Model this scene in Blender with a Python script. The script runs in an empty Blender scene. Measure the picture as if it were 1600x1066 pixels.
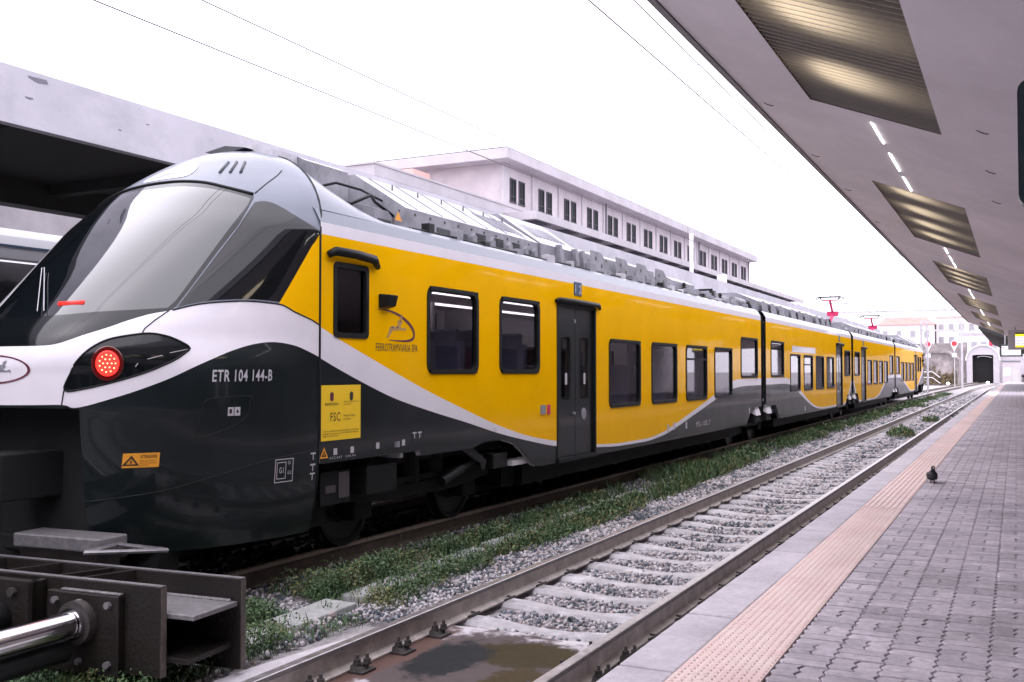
import bpy, bmesh, math, random
import numpy as np
from mathutils import Vector, Matrix
from mathutils.geometry import delaunay_2d_cdt
random.seed(7); np.random.seed(7)
scene = bpy.context.scene
COL = scene.collection
R = math.radians

# ------------------------------------------------------------------ camera
CAMZ = 1.789
cam_d = bpy.data.cameras.new('camera'); cam = bpy.data.objects.new('camera', cam_d); COL.objects.link(cam)
cam.location = (0, 0, CAMZ); cam.rotation_euler = (R(90 + 1.730), 0, R(26.848))
cam_d.sensor_width = 36; cam_d.lens = 35.01; cam_d.clip_start = .05; cam_d.clip_end = 3000
scene.camera = cam
# ------------------------------------------------------------------ sky, sun, exposure
world = bpy.data.worlds.new('World'); scene.world = world; world.use_nodes = True
nt = world.node_tree; nt.nodes.clear()
sky = nt.nodes.new('ShaderNodeTexSky'); sky.sky_type = 'NISHITA'; sky.sun_disc = False
sky.sun_elevation = R(58); sky.sun_rotation = R(200); sky.air_density = 1.0; sky.dust_density = 4.0; sky.ozone_density = 1.0
hs = nt.nodes.new('ShaderNodeHueSaturation'); hs.inputs['Saturation'].default_value = .10
tint = nt.nodes.new('ShaderNodeMix'); tint.data_type = 'RGBA'; tint.blend_type = 'MULTIPLY'; tint.inputs[0].default_value = 1
tint.inputs[7].default_value = (1.0, .955, 1.03, 1)
bg = nt.nodes.new('ShaderNodeBackground'); bg.inputs['Strength'].default_value = .15
wo = nt.nodes.new('ShaderNodeOutputWorld')
nt.links.new(sky.outputs[0], hs.inputs['Color']); nt.links.new(hs.outputs[0], tint.inputs[6])
ov = nt.nodes.new('ShaderNodeMix'); ov.data_type = 'RGBA'; ov.inputs[0].default_value = .78; ov.inputs[7].default_value = (8.0, 7.62, 8.75, 1)   # even cloud cover over the clear-sky model
nt.links.new(tint.outputs[2], ov.inputs[6]); nt.links.new(ov.outputs[2], bg.inputs['Color']); nt.links.new(bg.outputs[0], wo.inputs['Surface'])
sun_d = bpy.data.lights.new('sun', 'SUN'); sun = bpy.data.objects.new('sun', sun_d); COL.objects.link(sun)
sun_d.energy = .5; sun_d.angle = R(120); sun_d.color = (1, .96, .93)
# light comes from high up, slightly behind and left of the camera
sun.rotation_euler = Vector((-math.sin(R(200)) * math.cos(R(58)), -math.cos(R(200)) * math.cos(R(58)), -math.sin(R(58)))).to_track_quat('-Z', 'Y').to_euler()
scene.view_settings.view_transform = 'Standard'; scene.view_settings.look = 'None'
scene.view_settings.exposure = 1.32; scene.view_settings.gamma = 1
scene.view_settings.use_curve_mapping = False
scene.cycles.use_denoising = True
scene.cycles.adaptive_threshold = .02
scene.cycles.max_bounces = 8; scene.cycles.transparent_max_bounces = 12
scene.cycles.sample_clamp_indirect = 6

# ------------------------------------------------------------------ materials
def mat(name, col, rough=.6, metal=0., var=0., vscale=4., bump=0., bscale=40., spec=.5, coat=0., island=0., emit=None, estr=0., col2=None, var2scale=None):
    m = bpy.data.materials.new(name); m.use_nodes = True
    n = m.node_tree.nodes; l = m.node_tree.links; b = n['Principled BSDF']
    b.inputs['Base Color'].default_value = (*col, 1); b.inputs['Roughness'].default_value = rough
    b.inputs['Metallic'].default_value = metal; b.inputs['Specular IOR Level'].default_value = spec
    if coat: b.inputs['Coat Weight'].default_value = coat; b.inputs['Coat Roughness'].default_value = .03
    if emit: b.inputs['Emission Color'].default_value = (*emit, 1); b.inputs['Emission Strength'].default_value = estr
    geo = n.new('ShaderNodeNewGeometry')
    src = None
    if var or col2:
        no = n.new('ShaderNodeTexNoise'); no.inputs['Scale'].default_value = vscale; no.inputs['Detail'].default_value = 8; no.inputs['Roughness'].default_value = .65
        l.new(geo.outputs['Position'], no.inputs['Vector'])
        rp = n.new('ShaderNodeValToRGB'); rp.color_ramp.elements[0].position = .3; rp.color_ramp.elements[1].position = .7
        a = col2 if col2 else tuple(c * (1 - var) for c in col); z = col if col2 else tuple(min(1, c * (1 + var)) for c in col)
        rp.color_ramp.elements[0].color = (*a, 1); rp.color_ramp.elements[1].color = (*z, 1)
        l.new(no.outputs['Fac'], rp.inputs['Fac']); src = rp.outputs['Color']
        mr = n.new('ShaderNodeMapRange'); mr.inputs[3].default_value = max(0, rough - .08); mr.inputs[4].default_value = min(1, rough + .1)
        if rough > .15: l.new(no.outputs['Fac'], mr.inputs[0]); l.new(mr.outputs[0], b.inputs['Roughness'])
    if island:
        hv = n.new('ShaderNodeHueSaturation'); mp = n.new('ShaderNodeMapRange')
        mp.inputs[3].default_value = 1 - island; mp.inputs[4].default_value = 1 + island
        l.new(geo.outputs['Random Per Island'], mp.inputs[0]); l.new(mp.outputs[0], hv.inputs['Value'])
        if src: l.new(src, hv.inputs['Color'])
        else: hv.inputs['Color'].default_value = (*col, 1)
        src = hv.outputs['Color']
    if src: l.new(src, b.inputs['Base Color'])
    if bump:
        nb = n.new('ShaderNodeTexNoise'); nb.inputs['Scale'].default_value = bscale; nb.inputs['Detail'].default_value = 6
        bp = n.new('ShaderNodeBump'); bp.inputs['Strength'].default_value = bump; bp.inputs['Distance'].default_value = .01
        l.new(geo.outputs['Position'], nb.inputs['Vector']); l.new(nb.outputs['Fac'], bp.inputs['Height']); l.new(bp.outputs['Normal'], b.inputs['Normal'])
    return m
def obj_random(m, amt):            # vary the value between objects that share a mesh
    n = m.node_tree.nodes; l = m.node_tree.links; b = n['Principled BSDF']
    oi = n.new('ShaderNodeObjectInfo'); hv = n.new('ShaderNodeHueSaturation'); mp = n.new('ShaderNodeMapRange')
    mp.inputs[3].default_value = 1 - amt; mp.inputs[4].default_value = 1 + amt
    l.new(oi.outputs['Random'], mp.inputs[0]); l.new(mp.outputs[0], hv.inputs['Value'])
    lk = b.inputs['Base Color'].links
    if lk: l.new(lk[0].from_socket, hv.inputs['Color'])
    else: hv.inputs['Color'].default_value = b.inputs['Base Color'].default_value
    l.new(hv.outputs[0], b.inputs['Base Color']); return m
def paint(name, col, rough=.28, dirt=.12, spec=.5, coat=.8):
    # glossy train paint: clear coat, faint waviness, road dirt
    m = mat(name, col, rough, var=dirt, vscale=1.6, spec=spec, coat=coat)
    n = m.node_tree.nodes; l = m.node_tree.links; b = n['Principled BSDF']
    geo = n.new('ShaderNodeNewGeometry'); nb = n.new('ShaderNodeTexNoise'); nb.inputs['Scale'].default_value = 2.2; nb.inputs['Detail'].default_value = 1
    bp = n.new('ShaderNodeBump'); bp.inputs['Strength'].default_value = .12; bp.inputs['Distance'].default_value = .02
    l.new(geo.outputs['Position'], nb.inputs['Vector']); l.new(nb.outputs['Fac'], bp.inputs['Height'])
    l.new(bp.outputs['Normal'], b.inputs['Coat Normal'])
    b.inputs['Coat Roughness'].default_value = .06
    return m
def glass_mat(name, tint_c, gloss=.5):
    m = bpy.data.materials.new(name); m.use_nodes = True
    n = m.node_tree.nodes; l = m.node_tree.links; n.clear()
    o = n.new('ShaderNodeOutputMaterial'); mx = n.new('ShaderNodeMixShader'); tr = n.new('ShaderNodeBsdfTransparent'); g = n.new('ShaderNodeBsdfGlossy')
    fr = n.new('ShaderNodeFresnel'); ge = n.new('ShaderNodeNewGeometry'); mi = n.new('ShaderNodeMapRange'); mi.inputs[3].default_value = 1.5; mi.inputs[4].default_value = 1 / 1.5   # same reflectance from both sides of the pane
    l.new(ge.outputs['Backfacing'], mi.inputs[0]); l.new(mi.outputs[0], fr.inputs['IOR'])
    tr.inputs['Color'].default_value = (*tint_c, 1); g.inputs['Roughness'].default_value = .02
    l.new(fr.outputs[0], mx.inputs[0]); l.new(tr.outputs[0], mx.inputs[1]); l.new(g.outputs[0], mx.inputs[2]); l.new(mx.outputs[0], o.inputs['Surface'])
    return m

M = {}
M['yellow'] = paint('yellow_paint', (.82, .43, .0005), .45, .05, spec=.0, coat=.27)
M['white_p'] = paint('white_paint', (.68, .655, .70), .35, .06, spec=.2, coat=.4)
M['dark_p'] = paint('dark_paint', (.0075, .0115, .0125), .4, .25, spec=.12, coat=.38)
M['silver_p'] = paint('silver_paint', (.135, .152, .19), .3, .06, spec=.3, coat=.28)
M['roof_w'] = mat('roof_white', (.50, .49, .53), .5, var=.16, vscale=2)
M['roof_g'] = mat('roof_grey', (.24, .24, .27), .5, var=.25, vscale=3)
M['roof_d'] = mat('roof_dark', (.05, .055, .06), .6)
M['black_rub'] = mat('black_rubber', (.005, .0065, .007), .5, spec=.2)
M['black_gl'] = mat('black_gloss', (.005, .0065, .0075), .10, spec=.3, coat=.3)
M['ws_glass'] = mat('windscreen_glass', (.003, .005, .007), .02, spec=.5, coat=1.)
M['ws_glass'].node_tree.nodes['Principled BSDF'].inputs['IOR'].default_value = 1.62
M['side_gl'] = mat('cab_side_glass', (.006, .007, .008), .04, spec=.3, coat=.45)
M['pane'] = glass_mat('window_glass', (.74, .71, .76))
M['pane_d'] = glass_mat('dark_window_glass', (.45, .45, .47))
M['under'] = mat('underframe', (.0028, .0035, .0035), .75, spec=.25, var=.4, vscale=6)
M['under_g'] = mat('underframe_grey', (.0055, .0065, .007), .5, spec=.3, var=.4, vscale=6)
M['steel_pol'] = mat('polished_steel', (.62, .61, .62), .14, 1., var=.05)
M['rail_side'] = mat('rail_rust', (.40, .36, .335), .7, var=.3, vscale=8, bump=.3)
M['rail_top'] = mat('rail_head', (.36, .34, .34), .35, .8, var=.3, vscale=14)
M['rail_dark'] = mat('rail_rust_dark', (.085, .066, .052), .75, var=.3, vscale=8)
M['iron'] = mat('dark_iron', (.035, .03, .028), .65, var=.5, vscale=18, bump=.4)
M['beam'] = mat('buffer_steel', (.011, .0095, .009), .5, .2, vscale=7, bump=.5, col2=(.020, .013, .009))
M['beam_edge'] = mat('buffer_steel_worn', (.22, .21, .22), .45, .5, var=.3, vscale=20)
M['sleeper'] = obj_random(mat('sleeper_concrete', (.46, .445, .465), .85, var=.25, vscale=6, bump=.35, bscale=60), .12)
M['kerb'] = obj_random(mat('kerb_stone', (.53, .50, .545), .85, var=.14, vscale=30, bump=.3, bscale=160), .07)
M['tact'] = mat('tactile_tile', (.77, .645, .60), .8, var=.12, vscale=3.2, bump=.2, bscale=120, col2=(.73, .535, .515))
M['paver'] = obj_random(mat('paver_concrete', (.47, .43, .475), .8, var=.22, vscale=22, bump=.5, bscale=150), .16)
M['paver_rest'] = mat('paver_concrete_rest', (.47, .43, .475), .8, var=.22, vscale=22, bump=.5, bscale=150, island=.16)
M['joint'] = mat('joint_sand', (.08, .073, .076), .95, var=.2)
M['slab'] = mat('platform_concrete', (.36, .34, .36), .9, var=.15, vscale=5, bump=.3)
M['ground'] = mat('track_bed', (.33, .31, .32), .95, var=.35, vscale=26, bump=.9, bscale=60)
M['conc'] = mat('trough_concrete', (.34, .35, .34), .9, var=.25, vscale=9, bump=.4)
M['plaster'] = mat('canopy_plaster', (.80, .765, .82), .9, var=.10, vscale=.55, bump=.15, bscale=90)
M['fascia'] = mat('canopy_fascia', (.46, .45, .49), .85, var=.12, vscale=.9, bump=.2, bscale=60)
M['gutter'] = mat('canopy_gutter', (.20, .20, .22), .6, var=.2)
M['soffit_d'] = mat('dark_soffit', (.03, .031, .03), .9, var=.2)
M['slat'] = mat('lamp_slat', (.36, .335, .31), .6)
M['recess'] = mat('lamp_recess', (.10, .085, .07), .5)
M['bulb'] = mat('lamp_bulb', (1, .8, .5), .5, emit=(1, .85, .64), estr=2.2)
M['led'] = mat('led_strip', (1, 1, 1), .5, emit=(1, .98, .95), estr=4)
M['bldg'] = mat('building_plaster', (.50, .455, .48), .9, var=.12, vscale=.45, bump=.1)
M['bldg_t'] = mat('building_trim', (.46, .435, .465), .9, var=.07, vscale=.8)
M['bldg_g'] = mat('building_grey', (.16, .16, .185), .9, var=.1, vscale=.8)  # plain darker grey for roof edges, pipes and ledge ribs
M['bpane'] = mat('building_pane', (.010, .012, .015), .4, spec=.05)
M['win_frame'] = mat('window_frame_dark', (.05, .05, .058), .7)
M['house'] = mat('far_house_plaster', (.70, .645, .66), .9, var=.08, vscale=.3)  # wall colour lightened to stand for distant haze
M['house_win'] = mat('far_house_window', (.30, .29, .32), .6)  # pane colour raised in place of haze
M['hall'] = mat('hall_tiles', (.62, .60, .62), .5, var=.08, vscale=1)
M['wire'] = mat('wire', (.10, .075, .08), .6)
M['galv'] = mat('galvanised', (.48, .47, .5), .55, .3, var=.15)
M['red'] = mat('signal_red', (.55, .02, .06), .5)
M['red_l'] = mat('red_light', (.8, .02, .02), .4, emit=(1, .025, .015), estr=.9)
M['red_led'] = mat('red_led_dot', (1, .3, .2), .4, emit=(1, .28, .12), estr=2.6)
M['red_dim'] = mat('red_lens', (.10, .006, .006), .12, coat=.5)
M['wht_l'] = mat('white_light', (1, 1, 1), .4, emit=(1, .95, .9), estr=5)
M['roof_red'] = mat('red_roof', (.66, .38, .34), .9, var=.1)  # red paled to carry haze on the far roofs
M['stone_w'] = mat('retaining_wall', (.30, .265, .265), .95, var=.35, vscale=.7, bump=.3, bscale=12)
M['ivy'] = mat('dry_ivy', (.24, .19, .11), .95, island=.4)
M['black'] = mat('deep_black', (.004, .004, .005), .9)
M['seat'] = mat('seat_cloth', (.13, .145, .20), .85, var=.15, vscale=30)
M['inter'] = mat('interior_panel', (.60, .58, .61), .6)
M['txt_w'] = mat('white_print', (.42, .41, .44), .5)
M['txt_k'] = mat('dark_print', (.03, .016, .012), .5)
M['txt_m'] = mat('maroon_print', (.10, .012, .03), .5)
M['tan'] = mat('tan_print', (.42, .25, .08), .5)
M['decal_y'] = mat('yellow_sticker', (.80, .52, .008), .5)
M['decal_o'] = mat('orange_sticker', (.72, .30, .02), .5)
M['white_m'] = mat('white_metal', (.72, .70, .74), .4, var=.08, vscale=2)
M['blue_m'] = mat('blue_stripe', (.02, .06, .12), .4)
M['board_g'] = mat('board_housing', (.42, .40, .42), .5)
M['board_w'] = mat('board_white', (.8, .8, .85), .4, emit=(.9, .9, 1), estr=.35)
M['board_y'] = mat('board_yellow', (.8, .6, .02), .4, emit=(1, .75, .03), estr=.5)
M['board_k'] = mat('board_black', (.01, .012, .014), .3)
M['board_b'] = mat('board_blue_text', (.25, .25, .5), .4)
M['dark_sign'] = mat('dark_sign', (.012, .03, .035), .3)
M['pigeon'] = mat('pigeon_feather', (.022, .025, .03), .55, var=.5, vscale=40)
M['pig_w'] = mat('pigeon_cere', (.6, .58, .58), .6)
M['pig_leg'] = mat('pigeon_leg', (.16, .04, .045), .6)
M['bark'] = mat('bark', (.12, .09, .07), .9)

def blotch(m, scale, amt, thr=(.42, .62), sy=1.):      # soiling with a shape of its own: worn, dirty patches in the surface colour
    n = m.node_tree.nodes; l = m.node_tree.links; b = n['Principled BSDF']; lk = b.inputs['Base Color'].links
    geo = n.new('ShaderNodeNewGeometry'); mp = n.new('ShaderNodeMapping'); mp.inputs['Scale'].default_value = (1, sy, 1); no = n.new('ShaderNodeTexNoise'); no.inputs['Scale'].default_value = scale; no.inputs['Detail'].default_value = 10; no.inputs['Roughness'].default_value = .7
    mr = n.new('ShaderNodeMapRange'); mr.inputs[1].default_value, mr.inputs[2].default_value = thr; mr.inputs[3].default_value = 1 - amt; mr.inputs[4].default_value = 1
    mx = n.new('ShaderNodeMix'); mx.data_type = 'RGBA'; mx.blend_type = 'MULTIPLY'; mx.inputs[0].default_value = 1
    l.new(geo.outputs['Position'], mp.inputs['Vector']); l.new(mp.outputs[0], no.inputs['Vector']); l.new(no.outputs['Fac'], mr.inputs[0]); l.new(mr.outputs[0], mx.inputs[7])
    if lk: l.new(lk[0].from_socket, mx.inputs[6])
    else: mx.inputs[6].default_value = b.inputs['Base Color'].default_value
    l.new(mx.outputs[2], b.inputs['Base Color'])
for k_, sc_, am_, th_, sy_ in (('paver', 1.4, .30, (.36, .56), 1), ('paver_rest', 1.4, .30, (.36, .56), 1), ('tact', 1.1, .16, (.36, .56), .5), ('kerb', 2.2, .20, (.36, .55), 1), ('plaster', .5, .13, (.36, .6), .35), ('fascia', 1.1, .16, (.38, .55), .6), ('sleeper', 2.6, .30, (.38, .58), 1), ('bldg', .5, .14, (.38, .58), 1), ('bldg_t', .6, .14, (.38, .58), 1), ('stone_w', .8, .4, (.38, .6), 1), ('roof_w', 1.6, .30, (.40, .58), 1), ('roof_g', 2.2, .35, (.40, .58), 1), ('beam', 3.5, .5, (.40, .6), 1)): blotch(M[k_], sc_, am_, th_, sy_)

# ------------------------------------------------------------------ helpers
def setp(o, label=None, cat=None, group=None, kind=None):
    if label: o['label'] = label
    if cat: o['category'] = cat
    if group: o['group'] = group
    if kind: o['kind'] = kind
    return o
WLOC = {}
def empty(name, loc, label, cat, group=None):
    o = bpy.data.objects.new(name, None); COL.objects.link(o); o.location = loc; o.empty_display_size = .3
    WLOC[o.name] = Matrix.Translation(Vector(loc)); return setp(o, label, cat, group)
def adopt(o, parent):
    if parent is not None:
        o.parent = parent
        w = WLOC.get(parent.name)
        if w is not None: o.matrix_parent_inverse = w.inverted()
    return o
def new_obj(name, me, parent=None, loc=None, rotz=0):
    o = bpy.data.objects.new(name, me); COL.objects.link(o)
    if loc is not None: o.location = loc
    if rotz: o.rotation_euler = (0, 0, rotz)
    return adopt(o, parent)
def pip(x, y, poly):
    c = False; n = len(poly); j = n - 1
    for i in range(n):
        xi, yi = poly[i]; xj, yj = poly[j]
        if (yi > y) != (yj > y) and x < (xj - xi) * (y - yi) / (yj - yi) + xi: c = not c
        j = i
    return c
class MB:
    def __init__(s): s.v = []; s.f = []; s.m = []
    def face(s, pts, mi=0):
        k = len(s.v); s.v += [tuple(p) for p in pts]; s.f.append(list(range(k, k + len(pts)))); s.m.append(mi)
    def box(s, x0, x1, y0, y1, z0, z1, mi=0, mtop=None):
        if x0 > x1: x0, x1 = x1, x0
        if y0 > y1: y0, y1 = y1, y0
        if z0 > z1: z0, z1 = z1, z0
        k = len(s.v)
        s.v += [(x0, y0, z0), (x1, y0, z0), (x1, y1, z0), (x0, y1, z0), (x0, y0, z1), (x1, y0, z1), (x1, y1, z1), (x0, y1, z1)]
        F = [(0, 3, 2, 1), (4, 5, 6, 7), (0, 1, 5, 4), (1, 2, 6, 5), (2, 3, 7, 6), (3, 0, 4, 7)]
        s.f += [[k + i for i in q] for q in F]; s.m += [mi, mi if mtop is None else mtop, mi, mi, mi, mi]; return s
    def hexa(s, p, mi=0):      # 8 points, bottom ring then top ring
        k = len(s.v); s.v += [tuple(q) for q in p]
        F = [(0, 3, 2, 1), (4, 5, 6, 7), (0, 1, 5, 4), (1, 2, 6, 5), (2, 3, 7, 6), (3, 0, 4, 7)]
        s.f += [[k + i for i in q] for q in F]; s.m += [mi] * 6; return s
    def prism(s, poly, axis, a, b, mi=0, mcap=None):
        # poly: 2D points in the two other axes (x: (y,z), y: (x,z), z: (x,y))
        def P(q, t): return (t, q[0], q[1]) if axis == 'x' else ((q[0], t, q[1]) if axis == 'y' else (q[0], q[1], t))
        n = len(poly); k = len(s.v)
        s.v += [P(q, a) for q in poly] + [P(q, b) for q in poly]
        for i in range(n):
            j = (i + 1) % n; s.f.append([k + i, k + j, k + n + j, k + n + i]); s.m.append(mi)
        c = mi if mcap is None else mcap
        s.f.append([k + i for i in range(n)][::-1]); s.f.append([k + n + i for i in range(n)]); s.m += [c, c]; return s
    def tube(s, path, r, n=6, mi=0, cap=True):
        path = [Vector(p) for p in path]; k = len(s.v); L = len(path)
        rr = r if isinstance(r, (list, tuple)) else [r] * L
        for i, p in enumerate(path):
            t = (path[min(i + 1, L - 1)] - path[max(i - 1, 0)])
            t = t.normalized() if t.length > 1e-9 else Vector((0, 0, 1))
            up = Vector((0, 0, 1)) if abs(t.z) < .9 else Vector((1, 0, 0))
            a = t.cross(up).normalized(); b = t.cross(a).normalized()
            for q in range(n):
                w = 2 * math.pi * q / n
                s.v.append(tuple(p + a * (math.cos(w) * rr[i]) + b * (math.sin(w) * rr[i])))
        for i in range(L - 1):
            for q in range(n):
                s.f.append([k + i * n + q, k + i * n + (q + 1) % n, k + (i + 1) * n + (q + 1) % n, k + (i + 1) * n + q]); s.m.append(mi)
        if cap:
            s.f.append([k + q for q in range(n)][::-1]); s.f.append([k + (L - 1) * n + q for q in range(n)]); s.m += [mi, mi]
        return s
    def cyl(s, p0, p1, r, n=12, mi=0): return s.tube([p0, p1], r, n, mi)
    def ell(s, c, r, nu=14, nv=8, mi=0, rot=None):
        k = len(s.v)
        for j in range(nv + 1):
            th = math.pi * j / nv
            for i in range(nu):
                ph = 2 * math.pi * i / nu
                q = Vector((r[0] * math.sin(th) * math.cos(ph), r[1] * math.sin(th) * math.sin(ph), r[2] * math.cos(th)))
                if rot: q = rot @ q
                s.v.append(tuple(Vector(c) + q))
        for j in range(nv):
            for i in range(nu):
                s.f.append([k + j * nu + i, k + (j + 1) * nu + i, k + (j + 1) * nu + (i + 1) % nu, k + j * nu + (i + 1) % nu]); s.m.append(mi)
        return s
    def build_each(s, name, mats, parent=None, smooth=False, bevel=0, fix=True):      # every separate piece becomes its own object
        par = list(range(len(s.v)))
        def find(a):
            while par[a] != a: par[a] = par[par[a]]; a = par[a]
            return a
        for f in s.f:
            for q in f[1:]: par[find(q)] = find(f[0])
        g = {}
        for f, m in zip(s.f, s.m): g.setdefault(find(f[0]), []).append((f, m))
        out = []
        for fs in g.values():
            b = MB(); mp = {}
            for f, m in fs:
                for q in f:
                    if q not in mp: mp[q] = len(b.v); b.v.append(s.v[q])
                b.f.append([mp[q] for q in f]); b.m.append(m)
            out.append(b.build(name, mats, parent, smooth, bevel, fix))
        return out
    def mesh(s, name, mats, smooth=False, fix=True):
        me = bpy.data.meshes.new(name); me.from_pydata(s.v, [], s.f)
        for q in mats: me.materials.append(M[q] if isinstance(q, str) else q)
        if len(mats) > 1: me.polygons.foreach_set('material_index', s.m)
        if fix:
            bm = bmesh.new(); bm.from_mesh(me); bmesh.ops.recalc_face_normals(bm, faces=bm.faces); bm.to_mesh(me); bm.free()
        if smooth:
            me.polygons.foreach_set('use_smooth', [True] * len(me.polygons))
            if smooth == 'auto': me.set_sharp_from_angle(angle=R(35))
        me.update(); return me
    def build(s, name, mats, parent=None, smooth=False, bevel=0, fix=True):
        if isinstance(mats, str): mats = [mats]
        o = new_obj(name, s.mesh(name, mats, smooth, fix), parent)
        if bevel:
            b = o.modifiers.new('bevel', 'BEVEL'); b.width = bevel; b.segments = 2; b.limit_method = 'ANGLE'; b.angle_limit = R(40)
        return o
def fast_mesh(name, V, F, mats, midx=None, smooth=False):
    V = np.asarray(V, np.float32); F = np.asarray(F, np.int32); me = bpy.data.meshes.new(name)
    me.vertices.add(len(V)); me.vertices.foreach_set('co', V.ravel())
    k = F.shape[1]; me.loops.add(F.size); me.loops.foreach_set('vertex_index', F.ravel())
    me.polygons.add(len(F)); me.polygons.foreach_set('loop_start', np.arange(0, F.size, k, dtype=np.int32))
    try: me.polygons.foreach_set('loop_total', np.full(len(F), k, np.int32))
    except Exception: pass
    for q in mats: me.materials.append(M[q])
    if midx is not None: me.polygons.foreach_set('material_index', np.asarray(midx, np.int32))
    if smooth: me.polygons.foreach_set('use_smooth', np.ones(len(F), bool))
    me.update(calc_edges=True); me.validate(); return me
def lerp_fn(pts):
    X = [p[0] for p in pts]; Y = [p[1] for p in pts]
    return lambda x: float(np.interp(x, X, Y))
def pchip(X, Y):
    n = len(X); h = [X[i + 1] - X[i] for i in range(n - 1)]; d = [(Y[i + 1] - Y[i]) / h[i] for i in range(n - 1)]
    m = [d[0]] + [0 if d[i - 1] * d[i] <= 0 else 3 * (h[i - 1] + h[i]) / ((2 * h[i] + h[i - 1]) / d[i - 1] + (h[i] + 2 * h[i - 1]) / d[i]) for i in range(1, n - 1)] + [d[-1]]
    def f(x):
        if x <= X[0]: return Y[0]
        if x >= X[-1]: return Y[-1]
        i = 0
        while x > X[i + 1]: i += 1
        t = (x - X[i]) / h[i]
        return (2 * t**3 - 3 * t * t + 1) * Y[i] + (t**3 - 2 * t * t + t) * h[i] * m[i] + (-2 * t**3 + 3 * t * t) * Y[i + 1] + (t**3 - t * t) * h[i] * m[i + 1]
    return f
def crom(pts, n=6, closed=False):      # Catmull-Rom through 2D points
    P = [np.array(p, float) for p in pts]; L = len(P); out = []
    rng = range(L if closed else L - 1)
    for i in rng:
        if closed: a, b, c, d = P[i - 1], P[i], P[(i + 1) % L], P[(i + 2) % L]
        else: a, b, c, d = P[max(i - 1, 0)], P[i], P[i + 1], P[min(i + 2, L - 1)]
        for k in range(n):
            t = k / n
            out.append(tuple(.5 * ((2 * b) + (c - a) * t + (2 * a - 5 * b + 4 * c - d) * t * t + (3 * b - a - 3 * c + d) * t**3)))
    if not closed: out.append(tuple(P[-1]))
    return out
def text_mesh(s, size=1., bold=0., sx=1., shear=0., align='LEFT', spc=1.):
    cu = bpy.data.curves.new('t', 'FONT'); cu.body = s; cu.size = size; cu.offset = bold; cu.align_x = align; cu.shear = shear; cu.resolution_u = 3; cu.space_character = spc
    o = bpy.data.objects.new('t', cu); COL.objects.link(o)
    dg = bpy.context.evaluated_depsgraph_get(); me = o.evaluated_get(dg).to_mesh()
    V = [(v.co.x * sx, v.co.y) for v in me.vertices]; F = [list(p.vertices) for p in me.polygons]
    o.evaluated_get(dg).to_mesh_clear(); bpy.data.objects.remove(o); bpy.data.curves.remove(cu)
    return V, F
def bend(y): return max(0., y - 100) ** 2 / 2200.      # the far end of the station curves to the right

# ================================================================== SETTING
b = MB(); b.box(-900, 900, -300, 1500, -.9, -.36)
setp(b.build('ground', 'ground'), kind='structure')
# track bed: a rough sheet under all tracks
def sheet(x0, x1, y0, y1, nx, ny, zf):
    X = np.linspace(x0, x1, nx); Y = np.linspace(y0, y1, ny); V = []; F = []
    for j in range(ny):
        for i in range(nx): V.append((X[i] + (bend(Y[j]) if Y[j] > 52 else 0), Y[j], zf(X[i], Y[j])))
    for j in range(ny - 1):
        for i in range(nx - 1): k = j * nx + i; F.append((k, k + 1, k + nx + 1, k + nx))
    return V, F
V, F = sheet(-9.2, -1.53, -8, 60, 60, 420, lambda x, y: -.225 + random.uniform(-.012, .012))
o = new_obj('track_bed', fast_mesh('track_bed', V, F, ['ground'])); setp(o, kind='structure')
V, F = sheet(-60, -1.4, 60, 330, 40, 120, lambda x, y: -.225 + random.uniform(-.02, .02))
o = new_obj('track_bed', fast_mesh('track_bed_far', V, F, ['ground'])); setp(o, kind='structure')

M['rail_worn'] = mat('rail_head_brown', (.26, .215, .175), .6, var=.25, vscale=12)
M['rail_head_side'] = mat('rail_head_side', (.16, .145, .14), .6, var=.3, vscale=10)
# ---- rails
RAILP = [(-.07, -.172), (.07, -.172), (.07, -.160), (.012, -.140), (.009, -.045), (.036, -.033), (.036, -.004), (.030, 0), (-.030, 0), (-.036, -.004), (-.036, -.033), (-.009, -.045), (-.012, -.140), (-.07, -.160)]
def rail(name, x, ys, parent, fx, mats):
    b = MB(); n = len(RAILP); b.v = [(x + fx(y) + p[0], y, p[1]) for y in ys for p in RAILP]
    for j in range(len(ys) - 1):
        for i in range(n):
            k = (i + 1) % n; b.f.append([j * n + i, j * n + k, (j + 1) * n + k, (j + 1) * n + i]); b.m.append(1 if i in (6, 7, 8) else (2 if i in (5, 9) else 0))
    b.f.append(list(range(n))); b.m.append(0)
    return b.build(name, mats, parent)
ysr = [-1, 20, 40, 60, 80] + list(range(84, 200, 4))
tr = empty('railway_track', (-3.23, 0, -.2), 'empty track with white concrete sleepers beside the platform', 'track')
for x in (-3.98, -2.48): rail('rail', x, ysr, tr, bend, ['rail_side', 'rail_top', 'rail_head_side'])
tt = empty('railway_track', (-7, 0, -.2), 'rusty brown track the yellow train stands on', 'track')
fx2 = lambda y: max(0., y - 80) ** 2 / 5000.
for x in (-7.75, -6.25): rail('rail', x, ysr, tt, fx2, ['rail_dark', 'rail_worn', 'rail_worn'])
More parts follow.
